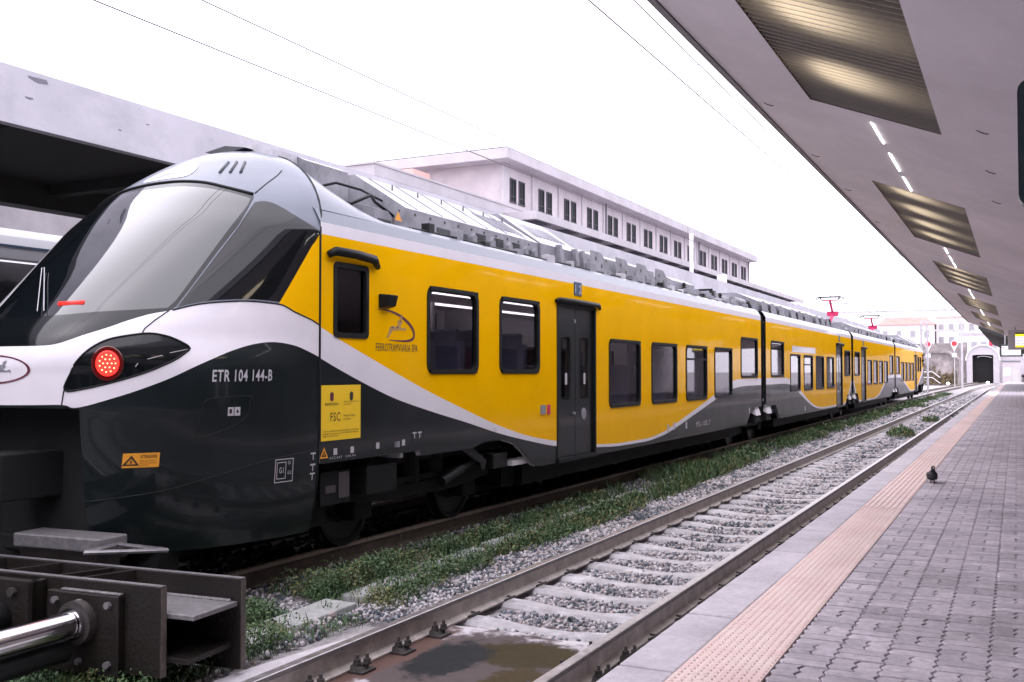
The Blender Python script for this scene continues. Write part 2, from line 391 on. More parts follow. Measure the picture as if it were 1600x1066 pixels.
# sleepers: concrete, dished in the middle
def sleeper_mesh():
    b = MB(); xs = [-1.15, -.98, -.5, -.15, .15, .5, .98, 1.15]; zt = [-.05, .0, -.012, -.04, -.04, -.012, .0, -.05]; w = [.115, .125, .118, .105, .105, .118, .125, .115]
    n = 6
    for x, z, ww in zip(xs, zt, w):
        b.v += [(x, -ww - .03, -.2), (x, -ww, z - .03), (x, -ww + .03, z), (x, ww - .03, z), (x, ww, z - .03), (x, ww + .03, -.2)]
    for j in range(len(xs) - 1):
        for i in range(n - 1): b.f.append([j * n + i, j * n + i + 1, (j + 1) * n + i + 1, (j + 1) * n + i]); b.m.append(0)
    b.f.append(list(range(n))); b.f.append([(len(xs) - 1) * n + i for i in range(n)][::-1]); b.m += [0, 0]
    return b.mesh('sleeper', ['sleeper'], smooth=False)
SL = sleeper_mesh(); SLY = [7.0 + .63 * k for k in range(70)]
for y in SLY:
    o = new_obj('sleeper', SL, tr, (-3.23 + bend(y), y + random.uniform(-.02, .02), -.168 + random.uniform(-.008, .004)), random.uniform(-.008, .008))
# elastic clips on the nearest sleepers
CL = {}
for s in (-1, 1):
    b = MB(); b.tube([(s * .07, -.05, .0), (s * .12, -.03, .025), (s * .13, .03, .03), (s * .09, .05, .012), (s * .06, .02, .022)], .009, 5)
    CL[s] = b.mesh('rail_clip', ['iron'], smooth=True)
for x in (-3.98, -2.48):
    for y in SLY[:22]:
        for s in (-1, 1): new_obj('rail_clip', CL[s], tr, (x, y, -.16))
# concrete apron with rail chairs at the near end of the track
def stained():
    m = mat('stained_concrete', (.50, .475, .50), .7, var=.1, vscale=9, bump=.3, bscale=70)
    n = m.node_tree.nodes; l = m.node_tree.links; bs = n['Principled BSDF']; src = bs.inputs['Base Color'].links[0].from_socket
    geo = n.new('ShaderNodeNewGeometry')
    def blob(cx, cy, rx, ry, sc, off, c, w=1.3):
        nonlocal src
        mp = n.new('ShaderNodeMapping'); mp.inputs['Location'].default_value = (-cx / rx, -cy / ry, 0); mp.inputs['Scale'].default_value = (1 / rx, 1 / ry, 0)
        l.new(geo.outputs['Position'], mp.inputs['Vector'])
        no = n.new('ShaderNodeTexNoise'); no.inputs['Scale'].default_value = sc; no.inputs['Detail'].default_value = 9; no.inputs['Roughness'].default_value = .72; l.new(geo.outputs['Position'], no.inputs['Vector'])
        ln = n.new('ShaderNodeVectorMath'); ln.operation = 'LENGTH'; l.new(mp.outputs[0], ln.inputs[0])
        ad = n.new('ShaderNodeMath'); ad.operation = 'MULTIPLY_ADD'; ad.inputs[1].default_value = 1.3; l.new(no.outputs['Fac'], ad.inputs[0]); l.new(ln.outputs['Value'], ad.inputs[2])
        mr = n.new('ShaderNodeMapRange'); mr.interpolation_type = 'SMOOTHSTEP'; mr.inputs[1].default_value = 1.75; mr.inputs[2].default_value = 1.45 - off; l.new(ad.outputs[0], mr.inputs[0])
        mx = n.new('ShaderNodeMix'); mx.data_type = 'RGBA'; l.new(mr.outputs[0], mx.inputs[0]); l.new(src, mx.inputs[6]); mx.inputs[7].default_value = (*c, 1); src = mx.outputs[2]
    blob(-3.30, 5.85, .75, .95, 6, 0, (.085, .068, .068))
    blob(-3.05, 6.25, .42, .33, 9, 0, (.04, .030, .012))
    blob(-2.85, 5.55, .25, .45, 9, 0, (.05, .036, .016))
    blob(-3.50, 5.95, .28, .50, 8, .1, (.016, .018, .02))
    blob(-3.88, 5.85, .16, .9, 7, 0, (.10, .06, .05))
    blob(-2.38, 5.9, .25, 1.2, 5, 0, (.07, .06, .055))
    l.new(src, bs.inputs['Base Color'])
    return m
M['stained'] = stained(); M['stained'].node_tree.nodes['Principled BSDF'].inputs['Specular IOR Level'].default_value = .12
b = MB(); pts = [(-4.62, -3), (-4.62, 4.2), (-4.55, 5.3), (-4.42, 6.1), (-4.30, 6.55), (-4.02, 6.72), (-3.4, 6.78), (-3.0, 6.72), (-2.6, 6.80), (-1.56, 6.75), (-1.56, -3)]
b.prism(pts, 'z', -.4, -.176); setp(b.build('concrete_apron', ['stained'], bevel=.012), kind='structure')
b = MB(); b.box(-.19, .19, -.075, .075, -.013, .004)
for s in (-1, 1):
    b.hexa([(s * .075, -.06, .004), (s * .165, -.06, .004), (s * .165, .06, .004), (s * .075, .06, .004), (s * .075, -.05, .035), (s * .13, -.05, .03), (s * .13, .05, .03), (s * .075, .05, .035)])
CH = b.mesh('rail_chair', ['iron'])
b = MB(); b.cyl((0, 0, -.01), (0, 0, .085), .012, 8); b.cyl((0, 0, .03), (0, 0, .055), .024, 6); b.cyl((0, 0, .02), (0, 0, .03), .03, 10)
BO = b.mesh('bolt', ['iron'])
for x in (-3.98, -2.48):
    for k in range(5):
        y = 4.45 + .49 * k
        c = new_obj('rail_chair', CH, tr, (x, y, -.165))
        for s, t in ((.105, -.02), (.15, .03), (-.105, .02), (-.15, -.02)):
            q = new_obj('bolt', BO, c, (s, t, .015))

# ---- ballast stones
def ico():
    t = (1 + 5 ** .5) / 2
    v = np.array([(-1, t, 0), (1, t, 0), (-1, -t, 0), (1, -t, 0), (0, -1, t), (0, 1, t), (0, -1, -t), (0, 1, -t), (t, 0, -1), (t, 0, 1), (-t, 0, -1), (-t, 0, 1)], float); v /= np.linalg.norm(v[0])
    f = np.array([(0, 11, 5), (0, 5, 1), (0, 1, 7), (0, 7, 10), (0, 10, 11), (1, 5, 9), (5, 11, 4), (11, 10, 2), (10, 7, 6), (7, 1, 8), (3, 9, 4), (3, 4, 2), (3, 2, 6), (3, 6, 8), (3, 8, 9), (4, 9, 5), (2, 4, 11), (6, 2, 10), (8, 6, 7), (9, 8, 1)])
    return v, f
IV = np.array([(x, y, z) for z in (-1, 1) for y in (-1, 1) for x in (-1, 1)], float) * .62
IF = np.array([(0, 2, 3), (0, 3, 1), (4, 5, 7), (4, 7, 6), (0, 1, 5), (0, 5, 4), (2, 6, 7), (2, 7, 3), (0, 4, 6), (0, 6, 2), (1, 3, 7), (1, 7, 5)])
def stones(P, size):
    n = len(P); rs = np.random
    V = (IV[None] + rs.uniform(-.34, .34, (n, 8, 3))) * rs.uniform(.6, 1.45, (n, 1, 3)) * np.array([1, 1, .75])
    a = rs.uniform(0, 6.28, n); e = rs.uniform(-1.2, 1.2, n); ca, sa, ce, se = np.cos(a), np.sin(a), np.cos(e), np.sin(e)
    x, y, z = V[..., 0], V[..., 1], V[..., 2]
    x, z = x * ce[:, None] - z * se[:, None], x * se[:, None] + z * ce[:, None]
    x, y = x * ca[:, None] - y * sa[:, None], x * sa[:, None] + y * ca[:, None]
    V = np.stack([x, y, z], -1) * np.asarray(size).reshape(-1, 1, 1) + P[:, None, :]
    Fc = IF[None] + (np.arange(n) * 8)[:, None, None]
    return V.reshape(-1, 3), Fc.reshape(-1, 3)
def zone(x0, x1, y0, y1, sp, zf, keep=None):
    nx = max(1, int((x1 - x0) / sp)); ny = int((y1 - y0) / sp)
    X, Y = np.meshgrid(np.linspace(x0, x1, nx), np.linspace(y0, y1, ny))
    X = X.ravel() + np.random.uniform(-.45, .45, X.size) * sp; Y = Y.ravel() + np.random.uniform(-.45, .45, Y.size) * sp
    if keep is not None:
        k = keep(X, Y); X, Y = X[k], Y[k]
    bx_ = np.array([bend(v) for v in Y])
    return np.stack([X + bx_, Y, zf(X, Y) + np.random.uniform(-.02, .02, len(X))], -1), np.random.uniform(.38, .78, len(X)) * sp
SLA = np.array(SLY)
def off_sleeper(X, Y):
    d = np.abs(Y[:, None] - SLA[None]).min(1); return (d > .135) | (np.random.rand(len(X)) < .012) | (Y > 50)
def fade_bed(X, Y): return np.full(len(X), -.20)
allP = []; allS = []
for y0, y1, sp in ((6.6, 10, .031), (10, 16, .038), (16, 26, .052), (26, 44, .08), (44, 90, .15)):
    zs = [(-3.87, -2.59, lambda X, Y: -.236 + .02 * np.cos((X + 3.23) * 2.2), off_sleeper), (-2.37, -1.56, lambda X, Y: -.185 + .05 * (X + 2.37) * -.3, None), (-4.85, -4.08, lambda X, Y: np.full(len(X), -.175), None),
          (-6.15, -4.7, lambda X, Y: -.20 + .03 * np.cos(X * 3), lambda X, Y: np.random.rand(len(X)) < .55)]
    for x0, x1, zf, kp in zs:
        if x0 == -2.37: y00 = max(y0, 6.7)
        elif x0 == -3.87: y00 = max(y0, 6.72)
        else: y00 = y0
        p, s = zone(x0, x1, y00, y1, sp, zf, kp); allP.append(p); allS.append(s)
for x0, x1, y0, y1, sp in ((-6.1, -4.7, 3.4, 6.6, .05), (-9.1, -6.4, 3.4, 14, .085), (-9.1, -6.4, 14, 40, .15)):
    p, s = zone(x0, x1, y0, y1, sp, fade_bed, lambda X, Y: np.random.rand(len(X)) < .6); allP.append(p); allS.append(s)
NB = 3; nd = sum(len(q) for q in allP[-2:])
P_ = np.concatenate(allP); S_ = np.concatenate(allS)
ok = (np.abs(P_[:, 0] + 6.25) > .1) & (np.abs(P_[:, 0] + 7.75) > .1); P_, S_ = P_[ok], S_[ok]
def stone_material():
    m = mat('ballast_stone', (.46, .44, .46), .9, bump=.4, bscale=90)
    n = m.node_tree.nodes; l = m.node_tree.links; bs = n['Principled BSDF']
    geo = n.new('ShaderNodeNewGeometry'); rp = n.new('ShaderNodeValToRGB'); rp.color_ramp.interpolation = 'LINEAR'
    es = rp.color_ramp.elements; es[0].position = 0; es[0].color = (.085, .10, .12, 1); es[1].position = 1; es[1].color = (.55, .53, .56, 1)
    for p, c in ((.22, (.19, .21, .24)), (.42, (.36, .33, .345)), (.5, (.40, .335, .325)), (.58, (.47, .44, .46)), (.8, (.50, .48, .50))): e = es.new(p); e.color = (*c, 1)
    # patches of dark new stone among the pale weathered ones
    no = n.new('ShaderNodeTexNoise'); no.inputs['Scale'].default_value = 1.3; no.inputs['Detail'].default_value = 3; l.new(geo.outputs['Position'], no.inputs['Vector'])
    md = n.new('ShaderNodeMath'); md.operation = 'MULTIPLY_ADD'; md.inputs[1].default_value = 1.7; md.inputs[2].default_value = -.88; l.new(no.outputs['Fac'], md.inputs[0])
    ad = n.new('ShaderNodeMath'); ad.operation = 'ADD'; l.new(geo.outputs['Random Per Island'], ad.inputs[0]); l.new(md.outputs[0], ad.inputs[1])
    l.new(ad.outputs[0], rp.inputs['Fac']); l.new(rp.outputs[0], bs.inputs['Base Color']); return m
M['stone'] = stone_material()
M['stone_d'] = mat('brown_ballast_stone', (.085, .07, .06), .95, island=.5)  # brown brake dust, with the shade under the train put into the tone
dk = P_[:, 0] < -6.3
V, F = stones(P_[dk], S_[dk]); setp(new_obj('ballast_stones', fast_mesh('ballast_stones', V, F, ['stone_d'])), 'brown oily ballast stones darkened for the shade under the yellow train', 'ballast', kind='stuff')
V, F = stones(P_[~dk], S_[~dk])
setp(new_obj('ballast_stones', fast_mesh('ballast_stones', V, F, ['stone'])), 'loose pale ballast stones filling the track beds', 'ballast', kind='stuff')

# ---- cable trough lids lying in the weeds
k = 0
for y in (5.0, 6.1, 7.15, 8.7, 9.9, 11.0, 12.3, 14.6, 17.2):
    b = MB(); x = float(np.interp(y, [5, 18], [-5.06, -5.58])); L = random.uniform(.85, 1.05); t = random.uniform(-.05, .05)
    w = .17; z = -.155 + random.uniform(-.015, .015)
    pl = [(-w, 0), (-w * .9, L * .5), (-w, L), (w, L * .98), (w * .95, L * .4), (w, .02)]
    b.prism([(x + p[0] + t * p[1] - .04 * p[1], y + p[1]) for p in pl], 'z', z - .06, z)
    words_ = ['nearest', 'second nearest', 'third nearest', 'fourth nearest', 'fifth nearest', 'sixth nearest', 'seventh nearest', 'second farthest', 'farthest'][k]; k += 1
    setp(b.build('trough_lid', 'conc', bevel=.012), 'grey concrete trough lid in the weeds, %s to the buffer stop' % words_, 'slab', 'concrete trough lids in the weeds')

# ---- weeds
def leaves(P, size, spread=(.15, 1.3), wid=.28):
    n = len(P); rs = np.random
    az = rs.uniform(0, 6.283, n); el = rs.uniform(*spread, n)
    d = np.stack([np.cos(az) * np.cos(el), np.sin(az) * np.cos(el), np.sin(el)], -1)
    s = np.cross(d, np.array([0, 0, 1.])); s /= np.linalg.norm(s, axis=1)[:, None] + 1e-9
    roll = rs.uniform(-.8, .8, n)[:, None]; nn = np.cross(s, d); s = s * np.cos(roll) + nn * np.sin(roll)
    size = size[:, None]; mid = P + d * size * .5 + np.array([0, 0, .0])
    V = np.stack([P, mid + s * size * wid, P + d * size - np.array([0, 0, 1.]) * size * .12, mid - s * size * wid], 1)
    Fc = np.arange(4)[None] + 4 * np.arange(n)[:, None]
    return V.reshape(-1, 3), Fc
def vnoise(x, y, sc, seed=0):
    rs = np.random.RandomState(seed); G = rs.rand(64, 64)
    a, c = x * sc, y * sc; i, j = np.floor(a).astype(int), np.floor(c).astype(int); u, v = a - i, c - j; u = u * u * (3 - 2 * u); v = v * v * (3 - 2 * v)
    g = lambda p, q: G[p % 64, q % 64]
    return (g(i, j) * (1 - u) + g(i + 1, j) * u) * (1 - v) + (g(i, j + 1) * (1 - u) + g(i + 1, j + 1) * u) * v
def weed_material():
    m = mat('weed_leaf', (.05, .10, .03), .6)
    n = m.node_tree.nodes; l = m.node_tree.links; bs = n['Principled BSDF']; geo = n.new('ShaderNodeNewGeometry'); rp = n.new('ShaderNodeValToRGB')
    es = rp.color_ramp.elements; es[0].color = (.032, .062, .026, 1); es[1].color = (.21, .20, .085, 1)
    for p, c in ((.35, (.05, .105, .038)), (.66, (.078, .135, .048)), (.84, (.14, .13, .05))): e = es.new(p); e.color = (*c, 1)
    no = n.new('ShaderNodeTexNoise'); no.inputs['Scale'].default_value = 2.2; l.new(geo.outputs['Position'], no.inputs['Vector'])
    ad = n.new('ShaderNodeMath'); ad.operation = 'MULTIPLY_ADD'; ad.inputs[1].default_value = .55; l.new(geo.outputs['Random Per Island'], ad.inputs[0])
    m2 = n.new('ShaderNodeMath'); m2.operation = 'MULTIPLY_ADD'; m2.inputs[1].default_value = 1.6; m2.inputs[2].default_value = -.55; l.new(no.outputs['Fac'], m2.inputs[0]); l.new(m2.outputs[0], ad.inputs[2])
    l.new(ad.outputs[0], rp.inputs['Fac']); l.new(rp.outputs[0], bs.inputs['Base Color'])
    bs.inputs['Subsurface Weight'].default_value = 0
    return m
M['weed'] = weed_material()
XL = lambda y: np.interp(y, [3.5, 6.7, 9.5, 12, 18, 28, 60, 90], [-5.9, -6.0, -6.0, -6.05, -6.1, -6.1, -6.0, -5.6]); XR = lambda y: np.interp(y, [3.5, 5.2, 6.5, 8, 12.9, 18, 27, 40, 60, 90], [-4.7, -4.62, -4.5, -4.68, -4.66, -4.85, -5.1, -5.0, -4.9, -4.6])
Ps = []; Ss = []
for y0, y1, per, ls in ((3.9, 7.5, 15000, .025), (7.5, 12, 9500, .030), (12, 20, 4600, .040), (20, 34, 1900, .06), (34, 90, 520, .10)):
    n = int(per * 1.35 * (y1 - y0)); y = np.random.uniform(y0, y1, n); x = np.random.uniform(-6.15, -4.45, n)
    f = (x - XL(y)) / (XR(y) - XL(y)); edge = np.minimum(f, 1 - f) * 2.6
    cov = .62 * vnoise(x, y, 1.5, 3) + .38 * vnoise(x, y, 4.5, 5)
    dens = np.clip(edge, 0, 1) ** .6 * np.clip((cov - .34) * 4.6, 0, 1)
    tx = np.interp(y, [5, 18], [-5.06, -5.58]); on = (np.abs(x - tx) < .17) & (y > 4.9) & (y < 18)
    dens = np.where(on, dens * .10, dens); dens = np.where(f < .3, dens * .5, dens)
    kp = np.random.rand(n) < dens; x, y, cov = x[kp], y[kp], cov[kp]
    hmax = .025 + .32 * np.clip(cov - .3, 0, .6) * (1 + .5 * vnoise(x, y, 9, 8))
    z = -.21 + hmax * np.random.beta(1.3, 1.1, len(x)) + .02
    Ps.append(np.stack([x, y, z], -1)); Ss.append(ls * np.random.uniform(.6, 1.5, len(x)))
V, F = leaves(np.concatenate(Ps), np.concatenate(Ss))
# grass blades and dry stalks mixed in
PP = np.concatenate(Ps); kb = np.random.rand(len(PP)) < np.where(PP[:, 1] < 20, .34, .22); B = PP[kb].copy(); B[:, 2] = -.205; B[:, :2] += np.random.uniform(-.05, .05, (len(B), 2))
V2, F2 = leaves(B, np.clip(.012 * B[:, 1], .08, .22) * np.random.uniform(.6, 1.7, len(B)), (.75, 1.5), .045)
F = np.concatenate([F, F2 + len(V)]); V = np.concatenate([V, V2])
setp(new_obj('weeds', fast_mesh('weeds', V, F, ['weed'])), 'low green weeds growing between the two tracks', 'weeds', kind='stuff')
def tuft(x, y, r, h, n, ls, label):
    a = np.random.uniform(0, 6.283, n); q = np.sqrt(np.random.rand(n)) * r
    px = x + q * np.cos(a); py = y + 2.2 * q * np.sin(a); pz = -.2 + np.random.rand(n) * h * (1 - (q / r) ** 2 * .8)
    V, F = leaves(np.stack([px, py, pz], -1), ls * np.random.uniform(.6, 1.4, n), (.5, 1.45), .16)
    setp(new_obj('grass_tuft', fast_mesh('grass_tuft', V, F, ['weed'])), label, 'grass tuft', 'grass tufts between the rails')
tuft(-3.15, 32.5, .42, .32, 700, .11, 'large green grass tuft between the platform rails')
tuft(-3.0, 42, .3, .25, 260, .12, 'small dark grass tuft far along the platform rails')
tuft(-4.6, 57, .5, .3, 400, .14, 'green tuft beside the far rail past the train')

# ================================================================== PLATFORM
pf = MB(); ys = [-12, 52] + list(range(56, 132, 4))
prof = [(-1.50, -.4), (-1.50, .45), (-1.28, .45), (-1.28, .53), (-.925, .53), (-.925, .538), (7.5, .538), (7.5, -.4)]
n = len(prof); pf.v = [(p[0] + bend(y), y, p[1]) for y in ys for p in prof]
for j in range(len(ys) - 1):
    for i in range(n): q = (i + 1) % n; pf.f.append([j * n + i, j * n + q, (j + 1) * n + q, (j + 1) * n + i]); pf.m.append(1 if i in (2, 4, 5) else 0)
pf.f.append(list(range(n))); pf.f.append([(len(ys) - 1) * n + i for i in range(n)]); pf.m += [0, 0]
plat = setp(pf.build('platform', ['slab', 'joint']), kind='structure')
b = MB(); b.box(-.12, .124, .006, .994, -.12, 0)
KE = b.mesh('kerb_stone', ['kerb'])
bm = bmesh.new(); bm.from_mesh(KE); bmesh.ops.bevel(bm, geom=[e for e in bm.edges], offset=.010, segments=2, affect='EDGES', profile=.6); bm.to_mesh(KE); bm.free()
for k in range(-1, 108):
    y = 3.0 + k * 1.0
    if y > 110: break
    o = new_obj('kerb_stone', KE, plat, (-1.40 + bend(y + .5), y, .55 + random.uniform(-.002, .002)), -(bend(y + 1) - bend(y)) if y > 52 else 0)
def tile_mesh(dome):
    b = MB(); b.box(-.172, .172, .002, .398, -.02, 0)
    if dome:
        nx, ny = 10, 9
        for i in range(nx):
            for j in range(ny):
                cx = -.172 + .344 * (i + .5) / nx; cy = .4 * (j + .5 + (.25 if i % 2 else -.25)) / ny; r = .0125; t = .007; h = .0045
                kk = len(b.v)
                b.v += [(cx - r, cy - r, .0), (cx + r, cy - r, .0), (cx + r, cy + r, .0), (cx - r, cy + r, .0), (cx - t, cy - t, h), (cx + t, cy - t, h), (cx + t, cy + t, h), (cx - t, cy + t, h)]
                for q in ((4, 5, 6, 7), (0, 1, 5, 4), (1, 2, 6, 5), (2, 3, 7, 6), (3, 0, 4, 7)): b.f.append([kk + w for w in q]); b.m.append(0)
    else:
        for i in range(7):
            cx = -.172 + .344 * (i + .5) / 7; b.box(cx - .014, cx + .014, .004, .396, .0, .005)
    return b.mesh('tactile_tile', ['tact'], fix=False)
T1, T2 = tile_mesh(True), tile_mesh(False)
for k in range(-1, 128):
    y = 3.2 + .4 * k
    new_obj('tactile_tile', T1 if y < 9.6 else T2, plat, (-1.10 + bend(y), y, .55))
b = MB()
for a, c in zip(ys[1:-1], ys[2:]): b.face([(-1.27 + bend(a), a + (2.4 if a == 52 else 0), .548), (-.93 + bend(a), a + (2.4 if a == 52 else 0), .548), (-.93 + bend(c), c, .548), (-1.27 + bend(c), c, .548)])
b.build('tactile_strip', 'tact', plat)
# interlocking pavers: columns of paired blocks with a zigzag joint, and single cross blocks
G = .0042; AMP = .009
def zz(t): u = (t / .09) % 1; return AMP * (4 * abs(u - .5) - 1)
def block(kind):
    W = .2
    if kind == 'cross': y0, y1 = G, .09 - G; lf = lambda y: zz(y) - W / 2 + G; rf = lambda y: zz(y) + W / 2 - G
    elif kind == 'left': y0, y1 = G, .18 - G; lf = lambda y: zz(y) - W / 2 + G; rf = lambda y: -zz(y + .045) * 1.1 - G
    else: y0, y1 = G, .18 - G; lf = lambda y: -zz(y + .045) * 1.1 + G; rf = lambda y: zz(y) + W / 2 - G
    st = 5 if kind == 'cross' else 9
    Y = [y0 + (y1 - y0) * i / (st - 1) for i in range(st)]
    poly = [(lf(y), y) for y in Y] + [(rf(y), y) for y in Y[::-1]]
    cx = sum(p[0] for p in poly) / len(poly); cy = sum(p[1] for p in poly) / len(poly)
    n = len(poly); ins = [(cx + (p[0] - cx) * .965, cy + (p[1] - cy) * .955) for p in poly]
    V = [(p[0], p[1], -.03) for p in poly] + [(p[0], p[1], -.0045) for p in poly] + [(p[0], p[1], 0) for p in ins]; Fq = []
    for a in (0, n):
        for i in range(n): j = (i + 1) % n; Fq.append([a + i, a + n + i, a + n + j, a + j])
    Fq.append([2 * n + i for i in range(n)][::-1])
    return V, Fq
BL = {k: block(k) for k in ('cross', 'left', 'right')}; BM = {}
for k, (V, Fq) in BL.items():
    me = bpy.data.meshes.new('paver'); me.from_pydata(V, [], Fq); me.materials.append(M['paver'])
    bm = bmesh.new(); bm.from_mesh(me); bmesh.ops.recalc_face_normals(bm, faces=bm.faces)
    if sum(f.normal.z for f in bm.faces if len(f.verts) > 4) < 0: bmesh.ops.reverse_faces(bm, faces=bm.faces)
    bm.to_mesh(me); bm.free(); me.update(); BM[k] = me
rv = []; rf_ = []; cnt = 0; rest = []
for c in range(12):
    cx = -.818 + .2 * c
    for r in range(-2, 96):
        y0 = 3.42 + .36 * r + (.18 if c % 2 else 0)
        for kind, dy in (('left', 0), ('right', 0), ('cross', .18), ('cross', .27)): rest.append((c, y0 + dy, cx, kind))
rest.sort(key=lambda q: (q[0] > 4) * 100 + (q[1] < 3.45) * 50 + q[1])
for i, (c, y, x, kind) in enumerate(rest):
    dz = random.uniform(-.0022, .0022)
    if i < 300: new_obj('paver', BM[kind], plat, (x, y, .5525 + dz))
    else:
        V, Fq = BL[kind]; k0 = len(rv); rv += [(a + x, b_ + y, d + .5525 + dz) for a, b_, d in V]; rf_ += [[k0 + w for w in q] for q in Fq]
me = bpy.data.meshes.new('paver_field'); me.from_pydata(rv, [], rf_); me.materials.append(M['paver_rest']); me.update()
bm = bmesh.new(); bm.from_mesh(me); bmesh.ops.recalc_face_normals(bm, faces=bm.faces); bm.to_mesh(me); bm.free()
setp(new_obj('paver_field', me, plat), kind='stuff')
# beyond the built blocks the material carries the joints
def paver_far():
    m = mat('paver_far', (.38, .345, .38), .8, var=.2, vscale=22)
    n = m.node_tree.nodes; l = m.node_tree.links; bs = n['Principled BSDF']; src = bs.inputs['Base Color'].links[0].from_socket
    geo = n.new('ShaderNodeNewGeometry'); br = n.new('ShaderNodeTexBrick'); mp = n.new('ShaderNodeMapping'); mp.inputs['Rotation'].default_value = (0, 0, R(90))
    l.new(geo.outputs['Position'], mp.inputs['Vector']); l.new(mp.outputs[0], br.inputs['Vector'])
    br.inputs['Color1'].default_value = (1, 1, 1, 1); br.inputs['Color2'].default_value = (.86, .86, .86, 1); br.inputs['Mortar'].default_value = (.45, .45, .45, 1)
    br.inputs['Scale'].default_value = 1; br.inputs['Brick Width'].default_value = .18; br.inputs['Row Height'].default_value = .2; br.inputs['Mortar Size'].default_value = .006
    mx = n.new('ShaderNodeMix'); mx.data_type = 'RGBA'; mx.blend_type = 'MULTIPLY'; mx.inputs[0].default_value = 1; l.new(src, mx.inputs[6]); l.new(br.outputs['Color'], mx.inputs[7]); l.new(mx.outputs[2], bs.inputs['Base Color']); return m
M['paver_far'] = paver_far()
b = MB(); yy = [38.0, 52] + list(range(56, 132, 4))
for a, c in zip(yy[:-1], yy[1:]): b.face([(-.92 + bend(a), a, .552), (7.4 + bend(a), a, .552), (7.4 + bend(c), c, .552), (-.92 + bend(c), c, .552)])
b.face([(1.49, -12, .551), (7.4, -12, .551), (7.4, 38, .551), (1.49, 38, .551)])
b.face([(-.92, -12, .551), (1.49, -12, .551), (1.49, 2.6, .551), (-.92, 2.6, .551)])
b.build('paving_surface', 'paver_far', plat)

# ================================================================== RIGHT CANOPY
SLOPE = .4056
def sz(x):
    if x <= .4: return 4.37 - SLOPE * (x + 2.25)
    return float(np.interp(x, [.4, 1.3, 3.2], [4.37 - SLOPE * 2.65, 3.13, 3.06]))
can = empty('platform_canopy', (3.2, 0, .55), 'pale plaster canopy with slatted lights over the paved platform', 'canopy')
PAN = [(2.9 + 9.62 * k, 8.54 + 9.62 * k) for k in range(-1, 6)]; PX0, PX1 = -1.515, -.503
CE = 57.6; cuts = sorted(set([-12, CE] + [q for p in PAN for q in p if q < CE])); xs = [-2.25, -2.17, PX0, PX1, .4, 1.3, 3.2, 5.1, 6.0, 6.9, 7.91, 8.65]
def szz(x): return sz(x if x <= 3.2 else 6.4 - x)
b = MB()
for a, c in zip(cuts[:-1], cuts[1:]):
    hole = any(p[0] <= a + 1e-6 and c <= p[1] + 1e-6 for p in PAN)
    for i in range(len(xs) - 1):
        if hole and xs[i] == PX0: continue
        x0, x1 = xs[i], xs[i + 1]; d = .012 if i == 0 else 0
        b.face([(x0 + bend(a), a, szz(x0) - d), (x0 + bend(c), c, szz(x0) - d), (x1 + bend(c), c, szz(x1) - d), (x1 + bend(a), a, szz(x1) - d)], 1 if i == 0 else 0)
b.build('soffit', ['plaster', 'gutter'], can, fix=False)
b = MB()
for a, c in zip(cuts[:-1], cuts[1:]):
    A, Cc = bend(a), bend(c)
    b.face([(-2.25 + A, a, 4.358), (-2.25 + A, a, 4.66), (-2.25 + Cc, c, 4.66), (-2.25 + Cc, c, 4.358)]); b.face([(8.65 + A, a, 4.37), (8.65 + Cc, c, 4.37), (8.65 + Cc, c, 4.66), (8.65 + A, a, 4.66)])
    b.face([(-2.25 + A, a, 4.66), (8.65 + A, a, 4.66), (8.65 + Cc, c, 4.66), (-2.25 + Cc, c, 4.66)])
for y in (-12, CE): b.face([(x + bend(y), y, szz(x)) for x in xs] + [(8.65 + bend(y), y, 4.66), (-2.25 + bend(y), y, 4.66)])
b.build('roof_edge', ['fascia'], can, fix=False)
for y in range(-6, 56, 14):
    b = MB(); b.box(2.9 + bend(y), 3.5 + bend(y), y - .25, y + .25, .5, 3.10); b.build('pillar', 'plaster', can, bevel=.02)
def onsof(x, dz=0): return sz(x) + dz
